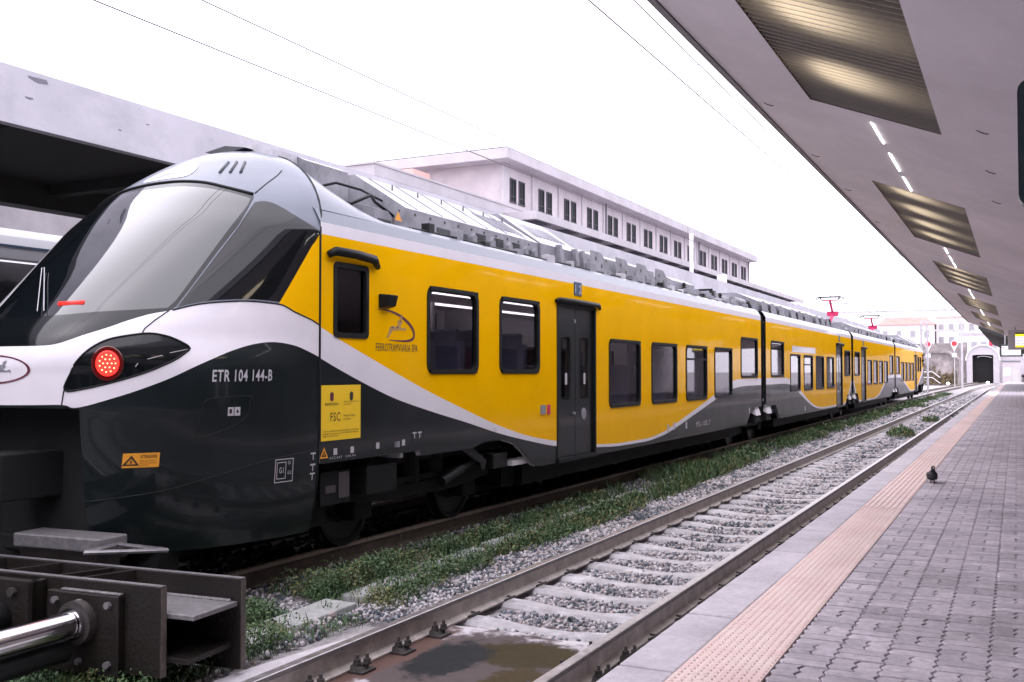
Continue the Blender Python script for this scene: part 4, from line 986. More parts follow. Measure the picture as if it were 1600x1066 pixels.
q0 = [on_nose(a, z, .004) for a, z in em]; wd = [.002 + .011 * math.sin(PI * i / 25) for i in range(26)]
ctr = on_nose(PI / 2, 1.8, .004); b = MB()
for i in range(25):
    d0, d1 = (q0[i] - ctr).normalized() * wd[i], (q0[i + 1] - ctr).normalized() * wd[i + 1]; b.face([q0[i] - d0, q0[i + 1] - d1, q0[i + 1] + d1, q0[i] + d0])
b.build('front_emblem', 'txt_m', nose)
DEER = [(0, .02), (.05, .10), (.10, .22), (.13, .36), (.20, .44), (.30, .46), (.40, .44), (.47, .47), (.50, .56), (.46, .62), (.50, .68), (.55, .66), (.58, .74), (.56, .86), (.60, .80), (.66, .96), (.64, .78), (.72, .92), (.66, .74), (.63, .68), (.66, .62), (.72, .60), (.66, .56), (.62, .50), (.60, .42), (.70, .38), (.80, .44), (.86, .36), (.82, .28), (.80, .34), (.70, .31), (.58, .32), (.48, .30), (.36, .28), (.28, .30), (.24, .22), (.16, .14), (.10, .04), (.04, .0)]
b = MB(); b.face([on_nose(PI / 2 + .04 - p[0] * .20, 1.735 + p[1] * .15, .004) for p in DEER]); b.build('emblem_figure', 'roof_g', nose)
# coupler pocket under the nose
b = MB(); b.box(-7.62, -6.38, 5.5, 5.9, .36, 1.5); b.box(-7.75, -6.25, 5.42, 5.5, .3, .45); b.build('coupler_pocket', 'black', nose)
b = MB(); b.box(-7.2, -6.8, 4.95, 5.6, .80, 1.16); b.cyl((-7, 5.3, .98), (-7, 5.8, .98), .12); b.hexa([(-7.16, 4.85, .86), (-6.84, 4.85, .86), (-6.8, 4.96, .82), (-7.2, 4.96, .82), (-7.16, 4.85, 1.1), (-6.84, 4.85, 1.1), (-6.8, 4.96, 1.14), (-7.2, 4.96, 1.14)]); b.build('coupler', 'black', nose, bevel=.015)
for s in (-1, 1):
    b = MB(); b.prism([(5.75, .16), (6.0, .16), (6.0, .5), (5.85, .5)], 'x', XC + s * .95, XC + s * .6); b.build('rail_guard', 'under', nose)
# fairing behind the cab, sloping down to the roof
b = MB(); K = 8; zl = [3.27, 3.36, 3.46, 3.56, 3.66, 3.76, 3.85, 3.92, 3.97]
for s in (1, -1):
    for k in range(K + 1):
        t = k / K
        for z in zl:
            zz_ = 3.27 + (z - 3.27) * (1 - t) + .05 * t * (z - 3.27) / .7
            b.v.append((XC + s * (fW(z) + (HW - .09 - fW(z)) * t * .55), fB(z) + (8.75 - fB(z)) * t * (1 - .35 * (z - 3.27) / .7), zz_))
n = len(zl)
for s in range(2):
    for k in range(K):
        for i in range(n - 1): a = s * (K + 1) * n + k * n + i; b.f.append([a, a + n, a + n + 1, a + 1]); b.m.append(0)
b.build('roof_fairing', 'silver_p', nose, smooth=True)
# ---- side lettering and marks
def side_fit(par, name, s, y0, y1, z0, z1, m, bold=0., shear=0., off=.003, nosefit=False, slope=0.):
    V, F_ = text_mesh(s, 1., bold, 1., shear, spc=1.12); xs_ = [v[0] for v in V]; ys_ = [v[1] for v in V]
    ax, bx_, ay, by_ = min(xs_), max(xs_), min(ys_), max(ys_)
    W = []
    for x, y in V:
        yy_ = y0 + (x - ax) / (bx_ - ax) * (y1 - y0); z_ = z0 + (y - ay) / (by_ - ay) * (z1 - z0) + slope * (yy_ - y0)
        W.append(tuple(nose_yz(yy_, z_, off)) if nosefit else (sx(1, off), yy_, z_))
    me = bpy.data.meshes.new(name); me.from_pydata(W, [], F_); me.materials.append(M[m]); me.update(); return new_obj(name, me, par)
def plate(par, name, y0, y1, z0, z1, m, off=.002, nosefit=False):
    b = MB(); ny = 6 if nosefit else 1
    for i in range(ny):
        a, c = y0 + (y1 - y0) * i / ny, y0 + (y1 - y0) * (i + 1) / ny
        q = [(a, z0), (c, z0), (c, z1), (a, z1)]
        b.face([tuple(nose_yz(y, z, off)) if nosefit else (sx(1, off), y, z) for y, z in q])
    return b.build(name, m, par)
def ny(a, z): return NS(a, z).y
side_fit(nose, 'lettering', 'ETR 104 144-B', ny(.522, 1.75), ny(.246, 1.75), 1.702, 1.80, 'txt_w', .018, .12, nosefit=True, slope=.006)
side_fit(car1, 'lettering', 'FERROTRAMVIARIA SPA', 8.09, 8.85, 1.985, 2.065, 'txt_k', .0)
arc = [(8.12 + (8.78 - 8.12) * u, v) for u, v in crom([(0.0, 2.40), (.25, 2.395), (.55, 2.36), (.82, 2.29), (.98, 2.21), (.99, 2.14), (.88, 2.105), (.65, 2.095), (.30, 2.10)], 5)]
b = MB(); L = len(arc)
for i in range(L - 1):
    w0, w1 = (.003 + .016 * math.sin(PI * j / (L - 1)) ** 1.2 for j in (i, i + 1)); (a, z), (c, z2) = arc[i], arc[i + 1]
    d = Vector((c - a, z2 - z)).normalized(); nx_, nz_ = -d.y, d.x
    b.face([(sx(1, .003), a + nx_ * w0, z + nz_ * w0), (sx(1, .003), c + nx_ * w1, z2 + nz_ * w1), (sx(1, .003), c - nx_ * w1, z2 - nz_ * w1), (sx(1, .003), a - nx_ * w0, z - nz_ * w0)])
b.build('emblem_arc', 'txt_m', car1)
b = MB(); b.face([(sx(1, .004), 8.27 + p[0] * .42, 2.12 + p[1] * .27) for p in DEER]); b.build('emblem_figure', 'tan', car1)
b = MB(); 
for p in ((.20, .36), (.42, .38), (.55, .62)): b.face([(sx(1, .006), 8.27 + (p[0] + q[0]) * .42, 2.12 + (p[1] + q[1]) * .27) for q in ((0, 0), (.08, .01), (.09, .05), (.02, .06))])
b.build('emblem_shading', 'txt_k', car1)
# yellow funding notice
plate(car1, 'notice_sheet', 7.235, 7.84, 1.155, 1.66, 'decal_y')
side_fit(car1, 'notice_text', 'FSC', 7.37, 7.52, 1.33, 1.41, 'txt_k', 0, off=.004)
side_fit(car1, 'notice_text', 'REGIONE PUGLIA', 7.29, 7.49, 1.475, 1.50, 'txt_k', .01, off=.004)
side_fit(car1, 'notice_text', 'Ministero delle Infrastrutture\ne dei Trasporti', 7.57, 7.81, 1.47, 1.515, 'txt_k', .0, off=.004)
side_fit(car1, 'notice_text', 'Fondo per lo Sviluppo\ne la Coesione', 7.57, 7.75, 1.335, 1.39, 'txt_k', .0, off=.004)
side_fit(car1, 'notice_text', 'Treno acquistato con il contributo del Fondo\nSviluppo e Coesione 2014-2020 della Regione\nPuglia e dello Stato', 7.26, 7.81, 1.185, 1.25, 'txt_k', .0, off=.004)
for y in (7.39, 7.69):
    b = MB(); b.face([(sx(1, .004), y + p[0], 1.555 + p[1]) for p in ((-.025, -.03), (0, -.045), (.025, -.03), (.028, .03), (0, .045), (-.028, .03))]); b.build('notice_crest', 'txt_m' if y < 7.5 else 'txt_k', car1)
# warning label, loading gauge mark and icons on the nose
y0, y1 = ny(.924, 1.1), ny(.763, 1.1)
plate(nose, 'warning_label', y0, y1, 1.045, 1.157, 'decal_o', .003, True)
def ntri(par, name, y, z, h, m, off, nosefit=True, k=(0, 1)):
    b = MB(); f_ = (lambda a, c: tuple(nose_yz(a, c, off))) if nosefit else (lambda a, c: (sx(1, off), a, c))
    w = h * .62
    o_ = [(y - w, z), (y + w, z), (y, z + h)]; i_ = [(y - w * .6, z + h * .13), (y + w * .6, z + h * .13), (y, z + h * .74)]
    for i in range(3): j = (i + 1) % 3; b.face([f_(*o_[i]), f_(*o_[j]), f_(*i_[j]), f_(*i_[i])])
    b.face([f_(y - h * .05, z + h * .2), f_(y + h * .05, z + h * .2), f_(y + h * .05, z + h * .5), f_(y - h * .05, z + h * .5)])
    return b.build(name, m, par)
ntri(nose, 'warning_triangle', y0 + (y1 - y0) * .22, 1.062, .078, 'txt_k', .006)
side_fit(nose, 'warning_text', 'ATTENZIONE', y0 + (y1 - y0) * .45, y0 + (y1 - y0) * .92, 1.118, 1.143, 'txt_k', .012, off=.006, nosefit=True)
side_fit(nose, 'warning_text', 'Non avvicinarsi\nlinea in tensione\npericolo', y0 + (y1 - y0) * .45, y0 + (y1 - y0) * .92, 1.055, 1.105, 'txt_k', 0, off=.006, nosefit=True)
y0, y1 = ny(.235, .94), ny(.137, .94)
def frame2(par, name, y0, y1, z0, z1, t, m, nosefit=True):
    b = MB(); f_ = (lambda a, c: tuple(nose_yz(a, c, .004))) if nosefit else (lambda a, c: (sx(1, .004), a, c))
    for a, c, d, e in ((y0, y1, z0, z0 + t), (y0, y1, z1 - t, z1), (y0, y0 + t, z0 + t, z1 - t), (y1 - t, y1, z0 + t, z1 - t)): b.face([f_(a, d), f_(c, d), f_(c, e), f_(a, e)])
    return b.build(name, m, par)
frame2(nose, 'gauge_mark', y0, y1, .835, 1.037, .008, 'txt_w'); frame2(nose, 'gauge_mark', y0 + .02, y0 + .125, .865, 1.01, .007, 'txt_w')
side_fit(nose, 'gauge_text', 'G1', y0 + .048, y0 + .098, .915, .965, 'txt_w', .01, off=.004, nosefit=True); side_fit(nose, 'gauge_text', 'GI', y0 + .145, y0 + .175, .985, 1.015, 'txt_w', .005, off=.004, nosefit=True); side_fit(nose, 'gauge_text', 'GI2', y0 + .145, y0 + .19, .90, .93, 'txt_w', .005, off=.004, nosefit=True)
for yq in (.455, .425):
    a = ny(yq, 1.46); plate(nose, 'hatch_icon', a, a + .052, 1.425, 1.495, 'txt_w', .004, True)
b = MB(); a = ny(.455, 1.46); b.face([tuple(nose_yz(a + p, 1.445 + q, .007)) for p, q in ((.012, 0), (.035, 0), (.035, .035), (.012, .035))]); a = ny(.425, 1.46); b.face([tuple(nose_yz(a + p, 1.445 + q, .007)) for p, q in ((.012, .01), (.026, 0), (.04, .01), (.026, .035))]); b.build('hatch_icon', 'txt_k', nose)
for k, dz in enumerate((1.0, .90, .82)):
    b = MB(); y = 7.10
    for q in (((0, .05), (.07, .05), (.07, .065), (0, .065)), ((.03, 0), (.042, 0), (.042, .05), (.03, .05))): b.face([tuple(nose_yz(y + p[0], dz + p[1], .004)) for p in q])
    b.build('jack_mark', 'txt_w', nose)
for y, z, s in ((7.42, 1.02, 0), (7.68, 1.02, 0), (8.10, 1.03, 0), (8.56, 1.03, 1), (8.76, 1.09, 2), (8.86, 1.09, 2)):
    if s < 2: plate(car1, 'service_mark', y, y + .055, z, z + .06, 'txt_w', .003)
    else:
        b = MB(); b.face([(sx(1, .003), y, z + .05), (sx(1, .003), y + .075, z + .05), (sx(1, .003), y + .075, z + .065), (sx(1, .003), y, z + .065)]); b.face([(sx(1, .003), y + .03, z), (sx(1, .003), y + .045, z), (sx(1, .003), y + .045, z + .05), (sx(1, .003), y + .03, z + .05)]); b.build('jack_mark', 'txt_w', car1)
side_fit(car1, 'service_text', '10B', 8.43, 8.52, 1.02, 1.08, 'txt_w', .01); side_fit(car1, 'service_text', 'ACC.EXT   CAR.PN', 7.36, 7.76, .985, 1.005, 'txt_w', 0); side_fit(car1, 'service_text', 'BG', 10.55, 10.62, 1.06, 1.11, 'txt_w', .005)
ntri(car1, 'warning_triangle', 7.28, 1.0, .10, 'decal_o', .003, False)
for y, z in ((17.2, .70), (17.55, .72), (18.3, .70), (23.3, .80), (30.2, .62)): plate(car1 if y < 25 else car2, 'service_mark', y, y + .10, z, z + .13, 'txt_w', .003)
side_fit(car1, 'service_text', 'M2-105.7', 19.0, 20.0, .70, .80, 'txt_w', .0)
side_fit(car1, 'car_class_text', '1 2', 12.99 + .015, 13.25 - .02, 2.90, 3.02, 'txt_w', .02, off=.015)

M['panel_lab'] = mat('faded_label', (.05, .042, .045), .6)
# ---- roof equipment
def roofbox(par, name, y0, y1, sec, mats, mi, bev=0):
    b = MB(); n = len(sec); k = 0
    for y in (y0, y1): b.v += [(XC + p[0], y, p[1]) for p in sec]
    for i in range(n - 1): b.f.append([i, i + 1, n + i + 1, n + i]); b.m.append(mi[i])
    b.f.append(list(range(n))); b.f.append(list(range(n, 2 * n))); b.m += [mi[0], mi[0]]
    return b.build(name, mats, par, bevel=bev)
def trap(w, z0, zs_, wt, zt): return [(w, z0), (w, zs_), (wt, zt), (-wt, zt), (-w, zs_), (-w, z0)]
roofbox(car1, 'roof_unit', 9.1, 12.45, trap(1.10, 3.3, 3.565, .42, 3.99), ['roof_g', 'roof_w'], [0, 1, 1, 1, 0])
roofbox(car1, 'roof_unit', 12.5, 13.95, trap(1.12, 3.3, 3.57, .45, 4.03), ['roof_g', 'roof_w'], [0, 1, 1, 1, 0])
roofbox(car1, 'roof_unit', 13.98, 17.75, trap(.98, 3.3, 3.64, .55, 3.80), ['roof_g', 'roof_w'], [0, 1, 1, 1, 0])
roofbox(car1, 'roof_unit', 8.0, 8.7, trap(.62, 3.4, 3.92, .5, 3.97), ['roof_g', 'roof_w'], [0, 1, 1, 1, 0])
roofbox(car1, 'roof_unit', 8.72, 9.06, trap(.95, 3.32, 3.52, .7, 3.60), ['roof_g', 'roof_w'], [0, 0, 0, 0, 0])
roofbox(car1, 'roof_unit', 7.62, 8.2, trap(.5, 3.8, 3.98, .3, 4.04), ['roof_w', 'roof_w'], [0, 1, 1, 1, 0])
b = MB(); b.prism([(-.26, 3.99), (.0, 4.03), (.26, 3.99), (.0, 3.95)], 'y', 7.5, 7.95); b.v = [(v[0] + XC, v[1], v[2]) for v in b.v]; b.build('antenna', 'roof_d', nose)
for s in (1, -1):
    b = MB()
    for y0, y1 in ((9.75, 10.45), (12.05, 12.4)): b.box(XC + s * 1.095, XC + s * 1.108, y0, y1, 3.325, 3.435)
    b.box(XC + s * 1.115, XC + s * 1.127, 12.52, 12.85, 3.32, 3.42); b.box(XC + s * 1.115, XC + s * 1.127, 13.2, 13.55, 3.32, 3.36); b.box(XC + s * .94, XC + s * .96, 8.78, 9.02, 3.33, 3.42)
    b.build_each('vent_opening', 'roof_d', car1)
    b = MB()
    for k in range(3):
        y = 10.62 + .48 * k
        for i in range(6): b.box(XC + s * 1.098, XC + s * 1.112, y, y + .30, 3.36 + .022 * i, 3.37 + .022 * i)
    b.build_each('louvre_slat', 'roof_d', car1)
    for k in range(5):
        y = 10.50 + .48 * k - (0 if k < 4 else .2); b = MB(); b.prism([(y, 3.30), (y + .10, 3.30), (y + .10, 3.42), (y + .05, 3.47), (y, 3.42)], 'x', XC + s * 1.10, XC + s * 1.16); b.build('roof_bracket', 'roof_g', car1)
    for k, y in enumerate((13.05, 13.62, 13.9)):
        b = MB(); b.prism([(y, 3.30), (y + .12, 3.30), (y + .10, 3.45), (y + .02, 3.60), (y - .06, 3.60)], 'x', XC + s * 1.12, XC + s * 1.19); b.build('roof_bracket', 'roof_g', car1)
    for k, y in enumerate((14.25, 15.35, 16.35, 17.35)):
        b = MB(); b.prism([(y, 3.31), (y + 1.0, 3.31), (y + .98, 3.36), (y + .42, 3.66), (y + .0, 3.66)], 'x', XC + s * 1.14, XC + s * 1.155); g = b.build('gusset_plate', 'roof_g', car1)
        b = MB()
        for dy, dz in ((.2, .22), (.45, .12), (.15, .08)): b.cyl((XC + s * 1.150, y + dy, 3.33 + dz), (XC + s * 1.158, y + dy, 3.33 + dz), .035, 10)
        b.build_each('gusset_hole', 'roof_d', car1)
    b = MB()
    for y in (14.95, 15.98, 16.98): b.box(XC + s * .985, XC + s * 1.0, y - .1, y + .38, 3.34, 3.62)
    b.build_each('vent_opening', 'roof_d', car1)
    b = MB()
    for y in (15.98, 16.98):
        for i in range(8): b.box(XC + s * 1.0, XC + s * 1.01, y - .1, y + .38, 3.36 + .033 * i, 3.375 + .033 * i)
    b.build_each('louvre_slat', 'roof_g', car1)
    b = MB(); y = 9.0; b.face([(XC + s * 1.114, 8.86, 3.40), (XC + s * 1.114, 9.0, 3.40), (XC + s * 1.114, 8.93, 3.50)]); b.build('warning_triangle', 'decal_o', car1)
# ribs on the sloping lids
b = MB()
for i in range(9):
    y = 12.75 + .12 * i; b.hexa([(XC + .95, y, 3.685), (XC + .62, y, 3.905), (XC + .62, y + .03, 3.905), (XC + .95, y + .03, 3.685), (XC + .95, y, 3.70), (XC + .62, y, 3.92), (XC + .62, y + .03, 3.92), (XC + .95, y + .03, 3.70)])
for i in range(10):
    y = 11.45 + .085 * i; b.hexa([(XC + .98, y, 3.64), (XC + .60, y, 3.875), (XC + .60, y + .02, 3.875), (XC + .98, y + .02, 3.64), (XC + .98, y, 3.652), (XC + .60, y, 3.888), (XC + .60, y + .02, 3.888), (XC + .98, y + .02, 3.652)])
b.build_each('lid_rib', 'roof_g', car1)
def clutter(par, y0, y1, n, seed):
    rnd = random.Random(seed)
    for i in range(n):
        y = y0 + (y1 - y0) * (i + rnd.random() * .6) / n; w = rnd.uniform(.2, .6); h = rnd.uniform(.10, .30); x = rnd.choice((1, -1)) * rnd.uniform(.55, .95); kind = rnd.random(); b = MB()
        if kind < .45: b.box(XC + x - .2, XC + x + .2, y, y + w, 3.30, 3.34 + h); b.box(XC + x - .22, XC + x + .22, y - .02, y + .02, 3.3, 3.37 + h); b.build('roof_box', rnd.choice(('roof_g', 'roof_g', 'roof_w', 'under_g')), par, bevel=.01)
        elif kind < .7:
            for q in range(4): b.cyl((XC + x, y, 3.36 + .06 * q), (XC + x, y, 3.39 + .06 * q), .07 - .008 * q, 10)
            b.cyl((XC + x, y, 3.3), (XC + x, y, 3.36 + .25), .03, 8); b.build('insulator', 'under_g', par)
        elif kind < .85: b.tube([(XC + x, y, 3.34), (XC + x, y + .05, 3.55), (XC + x, y + .25, 3.58), (XC + x, y + .4, 3.34)], .018, 6); b.build('grab_hoop', 'roof_d', par, smooth=True)
        else: b.cyl((XC + x, y, 3.45), (XC + x, y + .7, 3.45), .10, 14); b.box(XC + x - .06, XC + x + .06, y + .1, y + .16, 3.3, 3.45); b.box(XC + x - .06, XC + x + .06, y + .5, y + .56, 3.3, 3.45); b.build('air_tank', 'roof_g', par, smooth='auto')
rnd = random.Random(21)
for s in (1, -1):      # conduits and small boxes along the roof edge
    for dx, r_ in ((1.21, .016), (1.255, .011)):
        b = MB(); b.tube([(XC + s * dx, y, 3.315 + (.012 if i % 2 else 0)) for i, y in enumerate(np.arange(9.0, 24.3, .85))], r_, 6); b.build('roof_conduit', 'under_g', car1)
    y = 9.3
    while y < 24:
        L_ = rnd.uniform(.08, .30); h_ = rnd.uniform(.05, .13); b = MB(); b.box(XC + s * 1.17, XC + s * 1.275, y, y + L_, 3.29, 3.31 + h_); b.build('junction_box', rnd.choice(('roof_g', 'roof_g', 'under_g', 'roof_w')), car1, bevel=.006); y += L_ + rnd.uniform(.25, .8)
for y in np.arange(9.35, 12.3, .55):      # lid edges and lifting eyes on the big unit
    b = MB(); b.hexa([(XC + 1.08, y, 3.578), (XC + .43, y, 3.983), (XC + .43, y + .02, 3.983), (XC + 1.08, y + .02, 3.578), (XC + 1.08, y, 3.59), (XC + .43, y, 3.995), (XC + .43, y + .02, 3.995), (XC + 1.08, y + .02, 3.59)]); b.build('lid_seam', 'roof_g', car1)
    b = MB(); b.tube([(XC + .62, y + .2, 3.86), (XC + .60, y + .23, 3.93), (XC + .58, y + .26, 3.885)], .010, 5); b.build('lifting_eye', 'roof_d', car1)
for y in np.arange(8.95, 17.6, .32):
    b = MB(); b.box(XC + 1.10, XC + 1.108, y, y + .025, 3.50, 3.525); b.build('rivet_head', 'roof_d', car1) if y < 12.4 else None
b = MB(); b.tube([(XC + .70, 8.1, 3.55), (XC + .95, 8.3, 3.50), (XC + 1.02, 8.55, 3.62), (XC + .9, 8.8, 3.60), (XC + .95, 9.08, 3.48)], .018, 8); b.build('roof_hose', 'under_g', car1, smooth=True)
b = MB(); b.tube([(XC + .55, 8.1, 3.65), (XC + .80, 8.25, 3.72), (XC + .86, 8.6, 3.70), (XC + .8, 9.08, 3.66)], .014, 8); b.build('roof_hose', 'under_g', car1, smooth=True)
clutter(car1, 18.3, 24.0, 20, 4)
roofbox(car1, 'roof_unit', 19.3, 20.8, trap(.85, 3.3, 3.62, .7, 3.70), ['roof_g', 'roof_w'], [0, 1, 1, 1, 0])
b = MB(); b.cyl((XC + .98, 23.5, 3.47), (XC + .98, 24.5, 3.47), .10, 14); b.build('air_tank', 'roof_g', car1, smooth='auto')
b = MB(); b.tube([(XC + .98, 24.4, 3.42), (XC + 1.02, 24.85, 3.52), (XC + .98, 25.3, 3.42)], .05, 8); b.build('jumper_hose', 'black_rub', car1, smooth=True)
for a, c in ((25.8, 29.3), (29.6, 33.2), (33.6, 36.4)):
    roofbox(car2, 'roof_unit', a, c, trap(1.02, 3.3, 3.62, .5, 3.84), ['roof_g', 'roof_w'], [0, 1, 1, 1, 0])
    for s in (1, -1):
        for q in range(3):
            y = a + .3 + q * 1.05; b = MB(); b.prism([(y, 3.31), (y + .9, 3.31), (y + .3, 3.62), (y, 3.62)], 'x', XC + s * 1.10, XC + s * 1.112); b.build('gusset_plate', 'roof_g', car2)
        b = MB(); b.box(XC + s * 1.02, XC + s * 1.03, a + 1.4, a + 1.7, 3.36, 3.58); b.box(XC + s * 1.02, XC + s * 1.03, a + 2.6, a + 2.8, 3.36, 3.5); b.build_each('vent_opening', 'roof_d', car2)
clutter(car2, 36.6, 39.2, 8, 9)
# ---- bogies and underframe
def wheel(par, y):
    for s in (1, -1):
        b = MB(); x = XC + s * .75
        prof = [(.46, -.05), (.435, -.04), (.43, .07), (.38, .075), (.36, .05), (.2, .02), (.17, .07), (.08, .09), (0.001, .09)]; n = 28
        for rr, dx in prof: b.v += [(x + s * dx, y + rr * math.cos(6.28319 * i / n), .43 + rr * math.sin(6.28319 * i / n)) for i in range(n)]
        for j in range(len(prof) - 1):
            for i in range(n): b.f.append([j * n + i, j * n + (i + 1) % n, (j + 1) * n + (i + 1) % n, (j + 1) * n + i]); b.m.append(0)
        b.build('wheel', 'under_g', par, smooth='auto')
        b = MB(); b.box(x + s * .10, x + s * .30, y - .16, y + .16, .28, .58); b.build('axle_box', 'under', par, bevel=.02)
    b = MB(); b.cyl((XC - .75, y, .43), (XC + .75, y, .43), .09, 12); b.build('axle', 'under', par)
def bogie(yc, par=None, damper=False):
    b = MB()
    for s in (1, -1):
        x = XC + s * 1.02; b.prism([(yc - 1.5, .50), (yc - .6, .42), (yc + .6, .42), (yc + 1.5, .50), (yc + 1.5, .68), (yc + .7, .70), (yc + .4, .58), (yc - .4, .58), (yc - .7, .70), (yc - 1.5, .68)], 'x', x - .08, x + .08)
    b.box(XC - .95, XC + .95, yc - .3, yc + .3, .42, .72)
    g = b.build('bogie', 'under', train, bevel=.015)
    for dy in (-1.1, 1.1): wheel(g, yc + dy)
    for s in (1, -1):
        b = MB(); b.cyl((XC + s * 1.02, yc - .25, .58), (XC + s * 1.02, yc - .25, .9), .14, 14); b.cyl((XC + s * 1.02, yc + .25, .58), (XC + s * 1.02, yc + .25, .9), .14, 14); b.build_each('spring', 'under', g)
        b = MB(); b.cyl((XC + s * 1.22, yc + .15, .55), (XC + s * 1.22, yc + .6, .66), .06, 12); b.cyl((XC + s * 1.22, yc + .55, .65), (XC + s * 1.22, yc + 1.05, .77), .045, 12); b.build('damper', 'under_g', g, smooth='auto')
        b = MB(); b.prism([(yc - 1.45, .10), (yc - 1.30, .10), (yc - 1.25, .35), (yc - 1.35, .5), (yc - 1.5, .45)], 'x', XC + s * .70, XC + s * .78); b.build('sand_pipe', 'under_g', g)
    return g
BG = [bogie(9.5), bogie(24.85)]
BG2 = bogie(39.85)
b = MB(); b.box(XC - 1.15, XC + 1.15, 7.3, 24.5, .60, .66); b.box(XC - 1.2, XC + 1.2, 11.75, 23.0, .30, .56); b.box(XC - 1.1, XC + 1.1, 7.3, 11.7, .80, .93); b.box(XC - 1.2, XC + 1.2, 6.6, 7.6, .35, .9)
b.box(XC - .55, XC + .55, 7.3, 11.75, .50, .80); b.box(XC - 1.1, XC + 1.1, 11.35, 11.72, .30, .92); b.box(XC - 1.0, XC + 1.0, 7.3, 8.0, .45, .92)
b.build('underframe', 'under', car1)
b = MB(); b.box(XC - 1.15, XC + 1.15, 25.2, 39.6, .60, .64); b.box(XC - 1.2, XC + 1.2, 26.9, 37.9, .30, .53); b.build('underframe', 'under', car2)
for s in (1, -1):
    b = MB(); b.box(XC + s * 1.36, XC + s * 1.10, 8.02, 8.55, .58, .86); b.hexa([(XC + s * 1.10, 8.05, .86), (XC + s * 1.34, 8.05, .86), (XC + s * 1.34, 8.5, .86), (XC + s * 1.10, 8.5, .86), (XC + s * 1.10, 8.25, .95), (XC + s * 1.26, 8.25, .95), (XC + s * 1.26, 8.5, .90), (XC + s * 1.10, 8.5, .90)]); b.build('equipment_case', 'under', car1, bevel=.01)
    b = MB(); b.box(XC + s * 1.30, XC + s * 1.32, 7.35, 7.80, .55, .86); b.build('jumper_panel', 'under', car1)
    b = MB(); b.box(XC + s * 1.322, XC + s * 1.326, 7.42, 7.57, .66, .73); b.box(XC + s * 1.322, XC + s * 1.326, 7.62, 7.78, .60, .84); b.build_each('panel_label', 'panel_lab', car1)
    b = MB(); b.box(XC + s * 1.1, XC + s * 1.32, 10.72, 11.10, .60, .78); b.build('sand_box', 'under_g', car1, bevel=.012)
    b = MB(); b.prism([(9.85, .92), (10.15, .92), (10.55, .72), (10.5, .62), (10.42, .62), (10.4, .70)], 'x', XC + s * 1.28, XC + s * 1.32); b.build('damper_bracket', 'under_g', car1)
    for yc in (24.85, 39.85):      # white capped damper brackets at the articulation
        for dy in (-.62, .62):
            b = MB(); y = yc + dy; b.hexa([(XC + s * 1.2, y - .28, .55), (XC + s * 1.40, y - .28, .55), (XC + s * 1.40, y + .28, .55), (XC + s * 1.2, y + .28, .55), (XC + s * 1.2, y - .18, .93), (XC + s * 1.32, y - .18, .93), (XC + s * 1.32, y + .18, .93), (XC + s * 1.2, y + .18, .93)]); b.build('articulation_bracket', 'under', train, bevel=.01)
            b = MB(); b.hexa([(XC + s * 1.27, y - .24, .80), (XC + s * 1.425, y - .24, .72), (XC + s * 1.425, y + .24, .72), (XC + s * 1.27, y + .24, .80), (XC + s * 1.25, y - .20, .96), (XC + s * 1.36, y - .20, .955), (XC + s * 1.36, y + .20, .955), (XC + s * 1.25, y + .20, .96)]); b.build('bracket_cap', 'white_m', train)
def bellows(yc, par):
    b = MB(); sec = [(1.33, .75), (1.36, 3.0), (1.30, 3.22), (.9, 3.32), (-.9, 3.32), (-1.30, 3.22), (-1.36, 3.0), (-1.33, .75)]; n = len(sec); k = 9
    for i in range(k):
        s = 1 if i % 2 == 0 else .96
        b.v += [(XC + p[0] * s, yc - .28 + .56 * i / (k - 1), p[1]) for p in sec]
    for i in range(k - 1):
        for j in range(n): q = (j + 1) % n; b.f.append([i * n + j, i * n + q, (i + 1) * n + q, (i + 1) * n + j]); b.m.append(0)
    b.build('gangway_bellows', 'black_rub', par)
bellows(24.85, train); bellows(39.85, train)
# ---- second half of the train: the first half turned round
LETTER = ('lettering', 'emblem', 'notice', 'warning', 'gauge', 'hatch_icon', 'service', 'front_emblem', 'jack', 'car_class_text')
def turn(o, parent, top):
    c = o.copy(); COL.objects.link(c); c.parent = parent; c.matrix_parent_inverse = o.matrix_parent_inverse.copy()
    if top: c.location = (2 * XC, 2 * YM, 0); c.rotation_euler = (0, 0, PI)
    for ch in [q for q in bpy.data.objects if q.parent == o]:
        if not ch.name.startswith(LETTER): turn(ch, c, False)
    return c
for o in (car1, car2, nose, BG[0], BG[1]): turn(o, train, True)
bellows(54.85, train)
for s in (1, -1):
    for dy in (-.62, .62):
        b = MB(); y = 54.85 + dy; b.hexa([(XC + s * 1.27, y - .24, .72), (XC + s * 1.425, y - .24, .72), (XC + s * 1.425, y + .24, .72), (XC + s * 1.27, y + .24, .72), (XC + s * 1.25, y - .20, .96), (XC + s * 1.36, y - .20, .955), (XC + s * 1.36, y + .20, .955), (XC + s * 1.25, y + .20, .96)]); b.build('bracket_cap', 'white_m', train)
